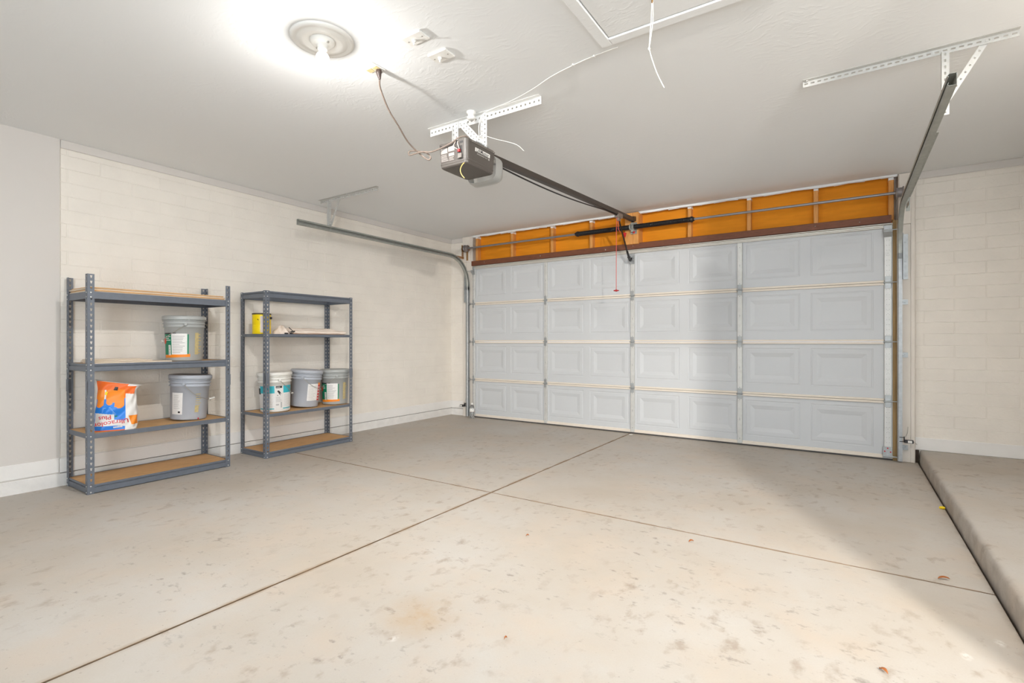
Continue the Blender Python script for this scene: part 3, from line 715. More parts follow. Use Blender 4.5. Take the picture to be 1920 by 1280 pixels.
m = MB(); rp = Vector((-2.035, 5.075, 1.600)); m.tube([tpos+Vector((-.006, -.035, -.055)), Vector((-2.035, 5.08, 2.25)), rp+Vector((0, 0, .02))], .0032, 6)
m.tube(smooth([tpos+Vector((.004, -.01, -.08)), tpos+Vector((0, -.005, -.16)), tpos+Vector((.0, .03, -.19)), tpos+Vector((0, .055, -.20))]), .0035, 6); m.build('release_cord', M_redcord, op)
m = MB(); m.lathe([(.004, .022), (.008, .016), (.026, .013), (.030, .009), (.026, .004), (.010, .001), (.004, -.003)][::-1], rp, 20); m.build('release_handle', M_red, op)

# perforated hanger that carries the motor
hg = empty('opener_hanger', (OX, 2.66, HC), 'white perforated steel angle and straps holding the opener motor', 'hanger bracket')
m = MB(); m.perf((-2.455, 2.665, HC-.050), (1, 0, 0), (0, 0, 1), .905, .050, .032, .012, .012, .0025, .5); m.box(-2.455, -1.55, 2.635, 2.667, HC-.0028, HC-.0004)
m.build('ceiling_angle', M_wmetal, hg)
for x in (-2.225, -1.985):
    m = MB(); m.perf((x, 2.655, 2.300), (0, 0, 1), (1, 0, 0), HC-2.300-.006, .030, .030, .009, .010, .0025, .5)
    m.perf((x, 2.655, 2.300), (0, 0, 1), (0, -1, 0), HC-2.300-.05, .028, .030, .009, .010, .0025, .5)
    m.build('strap', M_wmetal, hg)
for dx in (0, .038):
    d = Vector((.185, 0, -.20)); V = Vector((0, 1, 0)).cross(d.normalized())
    m = MB(); m.perf(Vector((-2.175+dx*.9, 2.652-dx*.3, HC-.030)) - V*.013, d, V, d.length, .026, .030, .008, .009, .0025, .5); m.build('brace', M_wmetal, hg)
m = MB(); m.perf((-2.225, 2.62, 2.2985), (1, 0, 0), (0, 1, 0), .29, .045, .036, .014, .014, .0035, .5); m.perf((-1.97, 2.56, 2.300), (0, 1, 0), (0, 0, 1), .13, .05, .04, .014, .016, .003, .5); m.build('motor_bracket', M_galv, hg)

tag(MB().lathe([(.030, 0), (.030, -.010), (.022, -.014), (.020, -.028), (.027, -.034), (.027, -.044), (.018, -.052), (.010, -.053)][::-1], (-2.040, 2.60, HC), 28).build('ceiling_rosette', M_white), 'small round white rosette on the ceiling above the opener hanger', 'rosette')

# ================================================================== ceiling fittings
LX, LY = -2.165, 1.570
cl = empty('ceiling_light', (LX, LY, HC), 'bare glowing bulb in a round white ceiling medallion', 'ceiling light')
MB().lathe([(.150, 0), (.150, -.004), (.143, -.012), (.132, -.014), (.124, -.010), (.116, -.012), (.100, -.018), (.088, -.016), (.076, -.010), (.060, -.008)][::-1], (LX, LY, HC), 56).build('medallion', M_white, cl)
ch = MB().lathe([(.060, -.006), (.060, -.014), (.054, -.022), (.040, -.026), (.026, -.030), (.024, -.050), (.020, -.053), (.013, -.053)][::-1], (LX, LY, HC), 36).build('lampholder', M_white, cl)
MB().cyl((LX+.043, LY, HC-.020), (LX+.043, LY, HC-.030), .006, n=10).cyl((LX-.043, LY, HC-.020), (LX-.043, LY, HC-.030), .006, n=10).build('screw', M_wire, ch)
bz = HC-.094; prof = [(.0125, bz+.044), (.014, bz+.038)]
for i in range(13):
    a = math.radians(58) - i/12*math.radians(148); prof.append((max(.0015, .032*math.cos(a)), bz + .032*math.sin(a)))
pr_ = prof[::-1]; cut = 4                                  # a LED globe: bright dome below, dimmer shoulder above
mb_ = MB(); mb_.lathe(pr_[:cut+1], (LX, LY, 0), 32, 0, True, True, False); mb_.lathe(pr_[cut:], (LX, LY, 0), 32, 1, True, False, True)
mb_.build('bulb', [emit('bulb_glow', (1.0, .98, .955), BULB_L), emit('bulb_shoulder_glow', (1.0, .965, .92), 4.0)], cl)
# fixture of the unseen alcove lamp, added for the bright floor patch
al = empty('added_alcove_light', (1.98, -.72, HC), 'added unseen round white ceiling lamp in the alcove beside the camera', 'ceiling light')
MB().lathe([(.13, 0), (.13, -.02), (.12, -.03), (.05, -.04)][::-1], (1.98, -.72, HC), 32).build('canopy', M_white, al)
MB().cyl((1.98, -.72, HC-.04), (1.98, -.72, HC-.20), .012, n=10).build('stem', M_white, al)

rl = empty('added_recessed_light', (1.02, 2.9, HC), 'added unseen round recessed ceiling light above the raised slab', 'ceiling light')  # fixture added out of view around the fill downlight
MB().lathe([(.135, 0), (.135, -.006), (.112, -.008), (.108, 0)][::-1], (1.02, 2.9, HC), 32, cap0=False, cap1=False).build('trim_ring', M_white, rl)

def outlet(loc, w, h, label, grp, knob=True):
    o = empty('ceiling_outlet', loc, label, 'outlet', grp); x, y, z = loc
    MB().cbox(x-w/2, x+w/2, y-h/2, y+h/2, z-.010 if knob else z-.006, z, .003).build('cover_plate', M_white, o)
    zz = z-.010 if knob else z-.006
    if knob:
        m = MB(); m.cyl((x-.012, y+.004, zz), (x-.012, y+.004, zz-.012), .011, .009, n=16); m.cyl((x-.012, y+.004, zz-.012), (x-.012, y+.004, zz-.024), .004, n=8); m.build('jack', M_white, o)
        m = MB()
        for dx in (-.045, .045): m.cyl((x+dx, y, zz), (x+dx, y, zz-.0015), .004, n=8)
        m.build('screw', M_wire, o)
    else:
        m = MB(); m.cbox(x+.000, x+.034, y-.016, y+.018, zz-.004, zz, .002); m.cbox(x-.044, x-.008, y-.016, y+.018, zz-.004, zz, .002); m.build('receptacle', M_ivory, o)
    return o
outlet((-1.768, 1.810, HC), .124, .076, 'white ceiling cover plate farther from the opener, beside the round light', 'ceiling jacks')
outlet((-1.764, 1.996, HC), .124, .080, 'white ceiling cover plate nearer the opener, between light and hanger', 'ceiling jacks')
outlet((-2.155, 1.886, HC), .085, .100, 'ivory ceiling receptacle with the dark cord plugged in', 'ceiling outlets', False)
# power cord with its gathered loop
pc = empty('power_cord', (-2.142, 1.905, HC-.012), 'brown grey power cord looping from ceiling receptacle to opener', 'power cord')
px, py, pz = -2.135, 1.905, HC-.011
m = MB(); m.cyl((px, py, pz), (px, py, pz-.014), .015, .016, n=14); m.cyl((px, py, pz-.014), (px+.002, py+.004, pz-.050), .015, .006, n=14); m.build('plug', M_plug, pc)
cp = [(-2.133, 1.909, 2.506), (-2.168, 1.945, 2.480), (-2.215, 2.05, 2.413), (-2.239, 2.15, 2.36), (-2.268, 2.26, 2.305), (-2.258, 2.345, 2.262), (-2.189, 2.350, 2.209), (-2.164, 2.35, 2.214), (-2.198, 2.36, 2.251), (-2.254, 2.352, 2.273), (-2.33, 2.35, 2.293), (-2.354, 2.348, 2.284), (-2.334, 2.342, 2.264), (-2.272, 2.334, 2.26), (-2.203, 2.330, 2.255), (-2.15, 2.335, 2.244), (-2.101, 2.368, 2.265), (-2.017, 2.372, 2.282), (-1.967, 2.376, 2.303), (-1.925, 2.385, 2.309), (-1.915, 2.41, 2.306)]
MB().tube(smooth(cp, 6), .0048, 8).build('cable', M_cord, pc)
# thin white wire clipped along the ceiling, then down to the motor
ww = empty('bell_wire', (-.97, 2.434, HC), 'thin white wire stapled along ceiling from attic hatch to opener', 'wire')
w = [(-.965, 2.434, HC-.003), (-1.146, 2.444, HC-.004), (-1.364, 2.480, HC-.010), (-1.534, 2.53, HC-.022), (-1.737, 2.60, HC-.012), (-1.955, 2.625, HC-.020), (-1.975, 2.60, HC-.10), (-1.962, 2.58, 2.38), (-1.98, 2.56, 2.31)]
m = MB(); m.tube(smooth(w, 6), .0030, 6); m.build('strand', M_white, ww)
m = MB(); m.tube(smooth([(-1.955, 2.60, 2.40), (-1.90, 2.66, 2.38), (-1.80, 2.76, 2.355), (-1.76, 2.80, 2.315)], 6), .0022, 6)
m.tube(smooth([(-2.12, 2.45, 2.300), (-2.05, 2.50, 2.325), (-1.97, 2.56, 2.36), (-1.955, 2.60, 2.40)], 6), .0025, 6); m.build('loose_strand', M_white, ww)
m = MB()
for x, y in ((-1.10, 2.441), (-1.23, 2.455)): m.cbox(x-.004, x+.004, y-.007, y+.007, HC-.010, HC, .001)
m.build('staple', M_white, ww)
# attic hatch and its pull cord
ah = empty('attic_hatch', (-.6, 1.7, HC), 'white attic hatch panel in a flat ceiling frame', 'hatch')
hx0, hx1, hy0, hy1 = -1.031, -.20, .95, 2.385
for (a, b, c, d) in ((hx0, hx0+.055, hy0, hy1), (hx1-.055, hx1, hy0, hy1), (hx0+.056, hx1-.056, hy1-.055, hy1), (hx0+.056, hx1-.056, hy0, hy0+.055)): MB().cbox(a, b, c, d, HC-.014, HC, .003).build('frame_board', M_ceil, ah)
MB().cbox(hx0+.060, hx1-.060, hy0+.060, hy1-.060, HC-.008, HC, .003).build('hatch_panel', M_ceil, ah)
pcd = empty('pull_cord', (-.70, 2.155, HC-.008), 'white pull cord hanging from the attic hatch', 'cord')
m = MB(); m.cyl((-.70, 2.155, HC-.008), (-.70, 2.155, HC-.035), .004, n=8); m.build('hook', M_bracketgold, pcd)
kx, ky = -.712, 2.150
m = MB(); m.tube(smooth([(-.702, 2.155, HC-.03), (-.704, 2.152, 2.46), (-.708, 2.150, 2.40), (kx, ky, 2.335)], 6), .0022, 6); m.tube(smooth([(-.697, 2.155, HC-.03), (-.697, 2.155, 2.46), (-.703, 2.152, 2.40), (kx, ky, 2.335)], 6), .0022, 6)
m.tube(smooth([(kx, ky, 2.335), (kx+.012, ky+.006, 2.285), (kx+.030, ky+.018, 2.225), (kx+.055, ky+.034, 2.165)], 6), .0024, 6); m.lathe([(.002, -.008), (.006, 0), (.002, .008)], (kx, ky, 2.335), 10); m.build('string', M_white, pcd)
# white sensor wire draped along the top of the header
pts = [(-4.45 + i*.2, 5.655 + .004*math.sin(i*1.7), HC-.022 + .005*math.sin(i*2.3) + (.008 if i % 6 == 0 else 0)) for i in range(25)]
tag(MB().tube(smooth(pts, 4), .0030, 6).build('sensor_wire', M_white), 'thin white wire draped along ceiling edge above the wooden header', 'wire')

# ================================================================== shelving
def shelving(y0, y1, xb, xf, top, levels, label, splice):
    root = empty('shelving_unit', ((xb+xf)/2, (y0+y1)/2, 0), label, 'shelving unit', 'steel shelving units by the block wall')
    W, T = .038, .0022
    for (x, sx) in ((xb, 1), (xf, -1)):
        for (y, sy) in ((y0, 1), (y1, -1)):
            m = MB()
            # one flange faces front/back, the other faces the side
            o1 = (x, y, 0.0); 
            m.perf(o1, (0, 0, 1), (0, sy, 0), top, W, .0381, .014, .019, T*(1 if sy*1 > 0 else 1), .52, taper=.45)
            m.perf(o1, (0, 0, 1), (sx, 0, 0), top, W, .0381, .014, .019, T, .52, taper=.45)
            up = m.build('upright', M_shelf, root)
            if splice:
                MB().box(*sorted((x-sx*.0025, x-sx*.0005)), *sorted((y-sy*.003, y+sy*.036)), splice-.045, splice+.045).box(*sorted((x-sx*.0025, x+sx*.034)), *sorted((y-sy*.003, y-sy*.0008)), splice-.045, splice+.045).build('splice_plate', M_shelf, up)
    for (z, h, heavy, board) in levels:
        def beam(a, b, fixed, axis, inner):
            m = MB(); f0, f1 = sorted((fixed, fixed+inner*.004)); g0, g1 = sorted((fixed, fixed+inner*.020))
            put = (lambda A, B, C, D, E, F: m.cbox(A, B, C, D, E, F, .0012)) if axis == 'x' else (lambda A, B, C, D, E, F: m.cbox(C, D, A, B, E, F, .0012))
            if heavy:
                put(f0, f1, a, b, z-.014, z); put(*sorted((fixed+inner*.005, fixed+inner*.009)), a, b, z-.024, z-.012); put(f0, f1, a, b, z-h, z-.022); put(g0, g1, a, b, z-h, z-h+.003)
            else:
                put(f0, f1, a, b, z-h, z)
            put(g0, g1, a, b, z-.019, z-.016)
            bm_ = m.build('beam', M_shelf, root)
            r = MB()
            for e in (a+.014, b-.014):
                for dz in ((-.008, -h+.010) if h > .035 else (-h/2,)):
                    p = Vector((fixed-inner*.0035, e, z+dz)) if axis == 'x' else Vector((e, fixed-inner*.0035, z+dz)); q = p + (Vector((-inner*.003, 0, 0)) if axis == 'x' else Vector((0, -inner*.003, 0)))
                    r.cyl(p, q, .005, n=8)
            r.build('rivet', mat('rivet_bright', (214, 214, 212), .4, .3), bm_)
        o = .0028
        beam(y0+o, y1-o, xf-o, 'x', -1); beam(y0+o, y1-o, xb+o, 'x', 1); beam(xb+o, xf-o, y0+o, 'y', 1); beam(xb+o, xf-o, y1-o, 'y', -1)
        if board: MB().cbox(xb+.008, xf-.008, y0+.008, y1-.008, z-.0155, z-.003, .001).build('shelf_board', M_osb, root)
    return root
S1 = (1.305, 2.280, -4.828, -4.408); S2 = (2.602, 3.570, -4.835, -4.415)
shelving(*S1, 1.543, [(1.421, .050, False, True), (.913, .055, True, True), (.421, .034, False, True), (.064, .060, True, True)], 'grey steel shelving unit nearer the camera, holding the orange and blue bag', .745)
shelving(*S2, 1.537, [(1.533, .060, True, False), (1.140, .026, False, True), (.404, .028, False, True), (.056, .055, True, True)], 'grey steel shelving unit with empty top frame, holding three buckets', .735)
# planks on top of the first unit
for i, (xa, xb_, ya, yb_) in enumerate(((-4.800, -4.455, 1.312, 2.262), (-4.795, -4.450, 1.318, 2.255), (-4.802, -4.462, 1.310, 2.266), (-4.790, -4.456, 1.322, 2.250))):
    z = 1.4195 + i*.0095
    o = MB().cbox(xa, xb_, ya, yb_, z, z+.009, .0015).build('plank', M_plank2 if i in (1, 3) else M_plank)
    tag(o, ('bottom', 'second', 'third', 'topmost')[i] + ' of the thin cream planks stacked on the top shelf', 'plank', 'planks on the top shelf')
for i, (xa, xb_, ya, yb_, z) in enumerate(((-4.66, -4.425, 1.350, 1.840, .9115), (-4.69, -4.53, 1.345, 1.745, .9205), (-4.72, -4.60, 1.362, 1.70, .9295))):
    o = MB().cbox(xa, xb_, ya, yb_, z, z+.0085, .0015).build('trim_board', M_plank)
    tag(o, ('longest cream board lying on the shelf left of the green labelled bucket', 'middle cream board of the pile left of the green labelled bucket', 'shortest cream board on top of the pile beside the bucket')[i], 'board', 'boards on the second shelf')

# ================================================================== buckets
def bucket(loc, h, label, body, kind, yaw=0.0, tilt=0.0, rad=.150):
    o = empty('bucket', loc, label, 'bucket', 'plastic buckets on the shelves')
    d = Vector((-loc[0], -loc[1], 0)).normalized(); d = Matrix.Rotation(yaw, 3, 'Z') @ d; r_ = Vector((-d[1], d[0], 0))
    TL = Matrix.Rotation(tilt, 3, d) if tilt else Matrix.Identity(3)
    r0, r1 = rad*.865, rad*.955
    lift = r0*abs(math.sin(tilt))
    R = lambda z: r0 + (r1-r0)*z/h
    def P(a, z, off=0.0): v = d*math.cos(a)*(R(z)+off) + r_*math.sin(a)*(R(z)+off) + Vector((0, 0, z)); v = TL @ v; return v + Vector(loc) + Vector((0, 0, lift))
    def ring(prof, name, mt, parent, n=48):
        m = MB(); vs = []
        for (off, z) in prof:
            for i in range(n): vs.append(P(2*PI*i/n, z, off))
        k = len(prof); m.add(vs, [(i*n+j, i*n+(j+1) % n, (i+1)*n+(j+1) % n, (i+1)*n+j) for i in range(k-1) for j in range(n)], 0, True)
        m.add(vs, [tuple(reversed(range(n))), tuple(range((k-1)*n, k*n))])
        return m.build(name, mt, parent)
    b = ring([(-.010, 0), (-.002, .003), (0, .010), (0, h*.735), (.002, h*.737), (.011, h*.740), (.011, h*.752), (.004, h*.756), (.004, h*.810), (.011, h*.814), (.012, h*.828), (.004, h*.832), (.004, h*.868), (.012, h*.872), (.012, h*.884), (.003, h*.888), (.003, h*.925)], 'body', body, o)
    l = ring([(.004, h*.900), (.0125, h*.902), (.0145, h*.912), (.0145, h*.965), (.010, h*.985), (.002, h*.992), (-.010, h*.985), (-.02, h*.972)], 'lid', body if kind != 'white' else M_bktw, o)
    m = MB()
    for i in range(10):
        a = i/10*2*PI + .2
        q = [P(a-.02, h*.885, .0135), P(a+.02, h*.885, .0135), P(a+.02, h*.965, .0160), P(a-.02, h*.965, .0160)]; m.add(q, [(0, 1, 2, 3)])
    m.build('lid_tab', body, l)
    def patch(a0, a1, z0, z1, mt, name, parent, off=.0012, slant=0.0):
        n = max(2, int(abs(a1-a0)/.08)); m = MB(); vs = []
        for i in range(n+1):
            a = a0+(a1-a0)*i/n
            for z in (z0+slant*i/n, z1+slant*i/n): vs.append(P(a, z, off))
        m.add(vs, [(2*i, 2*i+2, 2*i+3, 2*i+1) for i in range(n)]); return m.build(name, mt, parent)
    def lines(a0, a1, z0, z1, k, mt, parent, off, name='print'):
        m = MB(); st = (z1-z0)/k
        for i in range(k):
            b0 = a0; b1 = a0 + (a1-a0)*random.uniform(.55, 1)
            n = 4; vs = []
            for q in range(n+1):
                a = b0+(b1-b0)*q/n
                for z in (z0+i*st+st*.28, z0+i*st+st*.62): vs.append(P(a, z, off))
            m.add(vs, [(2*q, 2*q+2, 2*q+3, 2*q+1) for q in range(n)])
        return m.build(name, mt, parent)
    def handle(a0, pts):
        m = MB(); m.cyl(P(a0, h*.80, .006), P(a0, h*.80, .022), .013, .010, n=12); e = m.build('handle_ear', body, o)
        m = MB(); m.tube(smooth([P(a, z, off) for a, z, off in pts], 6), .0026, 6); return m.build('handle_wire', M_wire, o)
    if kind == 'green':
        g = patch(-1.30, .22, h*.115, h*.585, M_green, 'label', b)
        patch(-1.30, -.42, h*.585, h*.615, M_ink, 'label_header', b)
        patch(-1.30, .30, h*.070, h*.135, M_orange, 'label_band', b, .0016, h*.02)
        p = patch(-.70, .14, h*.145, h*.600, M_paper, 'label_sheet', b, .0022); lines(-.64, .06, h*.17, h*.56, 11, M_paperg, p, .0027)
        patch(-.92, -.76, h*.13, h*.35, M_white, 'label_barcode', b, .0022); lines(-.90, -.78, h*.14, h*.34, 9, M_ink, b, .0027, 'barcode_bars')
        lines(-1.15, -.75, h*.44, h*.56, 3, M_white, g, .0018)
        mm = MB(); ce_ = -1.25; vs = [P(ce_ + .17*math.cos(i*PI/3), h*.44 + h*.075*math.sin(i*PI/3), .0028) for i in range(6)]; mm.add(vs, [tuple(range(6))]); mm.build('label_emblem', mat('emblem_red_orange', (226, 84, 50), .5), b)
        handle(.05, [(.05, h*.80, .020), (-.25, h*.70, .016), (-.75, h*.57, .014), (-1.25, h*.46, .016), (-1.5, h*.41, .020)])
        m = MB(); m.tube([P(-1.32, h*.445, .018), P(-1.50, h*.405, .020)], .0075, 8); m.build('handle_grip', M_white, o)
        lines(.62, 1.05, h*.15, h*.62, 7, M_marker, b, .0012, 'marker_writing')
        patch(.56, .80, h*.14, h*.62, M_marker, 'marker_smudge', b, .0009)
    elif kind == 'plain':
        p = patch(-1.05, -.36, h*.125, h*.60, M_paper, 'label_sheet', b); lines(-.9, -.48, h*.24, h*.56, 8, mat('label_print_pale', (206, 202, 198), .6), p, .0018)
        patch(-.60, -.48, h*.155, h*.195, M_ink, 'label_stamp', p, .0018)
        lines(.32, .66, h*.30, h*.60, 6, M_marker, b, .0012, 'marker_writing'); patch(.30, .52, h*.17, h*.31, M_marker, 'marker_smudge', b, .0010)
        handle(-.28, [(-.28, h*.80, .020), (-.02, h*.66, .016), (.35, h*.54, .014), (.80, h*.47, .015), (1.20, h*.44, .018), (1.45, h*.41, .02)])
        m = MB(); m.tube([P(1.15, h*.445, .018), P(1.42, h*.47, .045)], .0065, 8); m.build('handle_grip', M_white, o)
        patch(.50, .58, .004, h*.045, M_redp, 'red_drip', b, .0014)
    elif kind == 'blue':
        p = patch(.12, .95, h*.17, h*.62, M_paper, 'label_sheet', b, .0014, h*.015); lines(.2, .8, h*.2, h*.58, 10, mat('label_print_pale', (206, 202, 198), .6), p, .0020)
        patch(.95, 1.25, h*.18, h*.60, M_redp, 'label_red_edge', b, .0014); lines(.98, 1.2, h*.2, h*.58, 5, M_bagw, b, .0020)
        patch(.93, 1.25, h*.60, h*.66, M_orange, 'label_orange_edge', b, .0014)
        handle(-.25, [(-.25, h*.80, .020), (.05, h*.68, .016), (.45, h*.57, .014), (.9, h*.50, .015), (1.3, h*.46, .016)])
    elif kind == 'white':
        g = patch(-1.35, 1.35, h*.045, h*.66, M_paper, 'label', b)
        for (a0, a1) in ((-1.1, -.02), (.55, 1.3)):
            patch(a0, a1, h*.475, h*.655, M_teal, 'label_teal_panel', b, .0018)
            patch(a0-.15, a1-.05, h*.075, h*.100, M_teal, 'label_teal_line', b, .0018)
        p = patch(.02, .52, h*.05, h*.66, M_bagw, 'warning_panel', b, .0022)
        patch(.06, .46, h*.60, h*.652, M_ink, 'warning_header', p, .0028); lines(.10, .42, h*.612, h*.642, 1, M_bagw, p, .0033)
        mm = MB()
        fig = [(.14, .52), (.20, .545), (.28, .53), (.34, .50), (.40, .455), (.385, .445), (.33, .475), (.31, .445), (.36, .425), (.345, .415), (.28, .44), (.22, .48)]
        mm.add([P(a, h*z, .003) for a, z in fig], [tuple(range(len(fig)))]); mm.add([P(.17+.05*math.cos(i*PI/4), h*(.42+.008*math.sin(i*PI/4)), .003) for i in range(8)], [tuple(range(8))]); mm.build('warning_pictogram', M_ink, p)
        lines(.05, .46, h*.25, h*.39, 7, M_paperg, p, .0028); lines(.05, .28, h*.165, h*.21, 2, M_ink, p, .0028); patch(.36, .44, h*.11, h*.25, M_paperg, 'barcode', p, .0028)
        lines(-1.0, -.1, h*.13, h*.44, 10, mat('label_print_faint', (212, 210, 208), .6), g, .0018); lines(.6, 1.2, h*.13, h*.44, 9, mat('label_print_faint', (212, 210, 208), .6), g, .0018)
        patch(-1.35, -1.05, h*.45, h*.60, M_ink, 'label_mark', g, .0018)
        handle(.28, [(.28, h*.80, .020), (.50, h*.70, .016), (.80, h*.60, .014), (1.10, h*.50, .015), (1.35, h*.42, .020)])
        m = MB(); m.tube([P(1.30, h*.44, .018), P(1.50, h*.43, .022)], .007, 8); m.build('handle_grip', M_bktw, o)
    return o
bucket((-4.610, 2.010, .9105), .372, 'grey bucket with green label beside the thin boards', M_bkt, 'green')
bucket((-4.620, 2.045, .4185), .372, 'blue grey bucket with small white sheet, on shelf below the green labelled bucket', M_bktb, 'plain', 0, -.045, .150)
bucket((-4.585, 2.800, .4015), .378, 'white bucket with teal label and black warning pictogram', M_bktw, 'white', 0, .02)
bucket((-4.640, 3.150, .4015), .375, 'tilted blue grey bucket between the white and the green labelled one', M_bktb, 'blue', 0, -.075)
bucket((-4.605, 3.496, .4045), .372, 'grey bucket with green label at right end of the far unit', M_bkt, 'green', .06)

# ================================================================== grout bag standing on its head
def bag():
    base = Vector((-4.52, 1.50, .4185)); root = empty('grout_bag', base, 'orange, white and blue printed powder bag standing upside down on the shelf', 'bag')
    rot = Matrix.Rotation(math.radians(73-8), 3, 'Z')     # local +x runs along the shelf, local -y faces the room
    H, NU, NV = .375, 220, 150
    def shape(v):
        a = .128 - .004*v + .010*math.sin(v*7)*.5; b = .056*(1-v)**.45 + .017 + .010*math.sin(PI*v)
        cx = .010*v; return a, b, cx
    def S(phi, v, off=0.0):
        a, b, cx = shape(v); c, s = math.cos(phi), math.sin(phi)
        x = a*math.copysign(abs(c)**.62, c); y = -b*math.copysign(abs(s)**.62, s)
        wr = .004*math.sin(9*v+4*phi)*math.sin(5*phi+3) + .003*math.sin(23*v+7*phi)
        z = v*H
        if v > .72:                                     # the crumpled mouth flops to the right
            t = (v-.72)/.28; z -= t*t*.052*(x/a+1)/2; y -= t*t*.012; x += t*t*.030*max(0, x/a)
        n = Vector((c*.3, -s, 0)).normalized()
        p = Vector((cx+x, y, z)) + n*(wr*(1 if v > .02 else 0)+off)
        return base + rot @ p
    def front(s, v, off=.0012):                          # s -1..1 across the front face
        c = math.copysign(abs(s)**(1/.62), s); phi = math.acos(max(-1, min(1, c))); return S(phi, v, off)
    def colour(s, v, isfront):
        if not isfront: return 0
        if s > .52:
            if v > .70: return 2 if (v < .90 and s < .93 and v > .74 - .05*s) else 0
            if .10 < v < .28 and s > .78 - (v-.1)*.8: return 1
            return 0
        if s < -.86: return 0
        if v < .022: return 2
        if v > .985: return 0
        if v > .80: return 2
        for (a, b, lo) in ((-.86, -.52, .46), (-.42, -.06, .50), (.02, .44, .43)):
            mid = (a+b)/2; k = lo + .05*((s-mid)/((b-a)/2))**2 + (.12 if s < a+.03 else 0)
            if a+.12*(v-lo) <= s <= b+.06*(v-lo) and v > k: return 1
        if v > .62: return 0 if (-.52 <= s <= -.42 or -.06 <= s <= .02) else 2
        if s > -.84 and (.105-.05*s < v < .215-.05*s or (s < -.02 and v < .315-.05*s and v > .1)): return 0
        return 3
    m = MB(); vs = []
    for j in range(NV+1):
        for i in range(NU): vs.append(S(2*PI*i/NU, j/NV))
    for j in range(NV):
        for i in range(NU):
            phi = 2*PI*(i+.5)/NU; c = math.cos(phi); s = math.copysign(abs(c)**.62, c)
            m.add([vs[j*NU+i], vs[j*NU+(i+1) % NU], vs[(j+1)*NU+(i+1) % NU], vs[(j+1)*NU+i]], [(0, 1, 2, 3)], colour(s, (j+.5)/NV, phi < PI), True)
    cen0 = S(0, 0)*.5 + S(PI, 0)*.5
    m.add([vs[i] for i in range(NU)], [tuple(reversed(range(NU)))], 0); m.add([vs[NV*NU+i] for i in range(NU)], [tuple(range(NU))], 0)
    sk = m.build('sack', [M_bagw, M_orange, M_orange2, M_blue], root)
    # weld for smooth shading
    import bmesh
    bm = bmesh.new(); bm.from_mesh(sk.data); bmesh.ops.remove_doubles(bm, verts=bm.verts, dist=.00005); bm.to_mesh(sk.data); bm.free()
    def write(body, size, s0, v0, tilt, mt, name, off):
        vs, fs = text_geo(body, size); ct, st_ = math.cos(PI+tilt), math.sin(PI+tilt); V = []
        for x, y, _ in vs:
            X, Y = x*ct-y*st_, x*st_+y*ct; V.append(front(max(-.97, min(.97, s0+X/.128)), max(0.003, v0+Y/H), off))
        MB().add(V, fs).build(name, mt, sk)
    write('Ultracolor', .047, -.12, .160, .14, M_redp, 'brand_lettering', .002)
    write('Plus', .045, -.40, .262, .12, M_redp, 'brand_lettering', .002)
    mm = MB()
    for i in range(6): mm.add([front(-.02+i*.07+a, .052+b+i*.002) for a, b in ((0, 0), (.055, .001), (.055, .030), (0, .029))], [(0, 1, 2, 3)])
    mm.build('small_print', M_bagw, sk)
    mm = MB()
    for i in range(6):
        v = .31+i*.026; s1 = .28-.05*i
        mm.add([front(s, vv) for s, vv in ((-.55, v), (s1-.2, v+.01), (s1-.2, v+.018), (-.55, v+.008))], [(0, 1, 2, 3)])
    mm.build('fine_print', M_blue2, sk)
    mm = MB(); mm.add([front(s, v) for s, v in ((.02, .262), (.14, .272), (.14, .297), (.02, .287))], [(0, 1, 2, 3)]); mm.build('green_mark', M_green, sk)
    mm = MB(); mm.add([front(s, v) for s, v in ((-.10, .79), (.10, .78), (.12, .86), (-.02, .87))], [(0, 1, 2, 3)]); mm.build('black_stamp', M_ink, sk)
    mm = MB(); mm.add([front(s, v) for s, v in ((-.50, .70), (-.40, .70), (-.36, .76), (-.48, .76))], [(0, 1, 2, 3)]); mm.build('yellow_mark', M_yellow, sk)
bag()

# ================================================================== yellow can, cloth bundle
cc = Vector((-4.60, 2.672, 1.1405))
yc = empty('metal_can', cc, 'yellow can with dark rim beside the canvas bundle', 'can')
MB().lathe([(.078, 0), (.080, .003), (.080, .080), (.0785, .083), (.0785, .087), (.080, .090), (.080, .178), (.078, .183)], cc, 40).build('body', M_yellow, yc)
MB().lathe([(.079, .180), (.0825, .182), (.0825, .192), (.078, .194), (.074, .188), (.02, .187)], cc, 40).build('lid', mat('can_rim', (78, 66, 44), .5), yc)
d = Vector((-cc[0], -cc[1], 0)).normalized(); r_ = Vector((-d[1], d[0], 0))
def canp(a, z, off): return cc + d*math.cos(a)*(.080+off) + r_*math.sin(a)*(.080+off) + Vector((0, 0, z))
m = MB(); vs = []
for i in range(5):
    a = -.14 + i*.08
    for z in (.012, .165): vs.append(canp(a, z, .0008))
m.add(vs, [(2*i, 2*i+2, 2*i+3, 2*i+1) for i in range(4)]); m.build('label_strip', M_canlbl, yc)
m = MB(); m.cyl(canp(1.2, .150, -.002), canp(1.2, .150, .012), .014, .010, n=10); m.build('handle_ear', M_ink, yc)
m = MB(); m.add([canp(a, z, .001) for a, z in ((-.5, .135), (-.36, .125), (-.3, .128), (-.42, .140))], [(0, 1, 2, 3)]); m.build('stain', M_ink, yc)
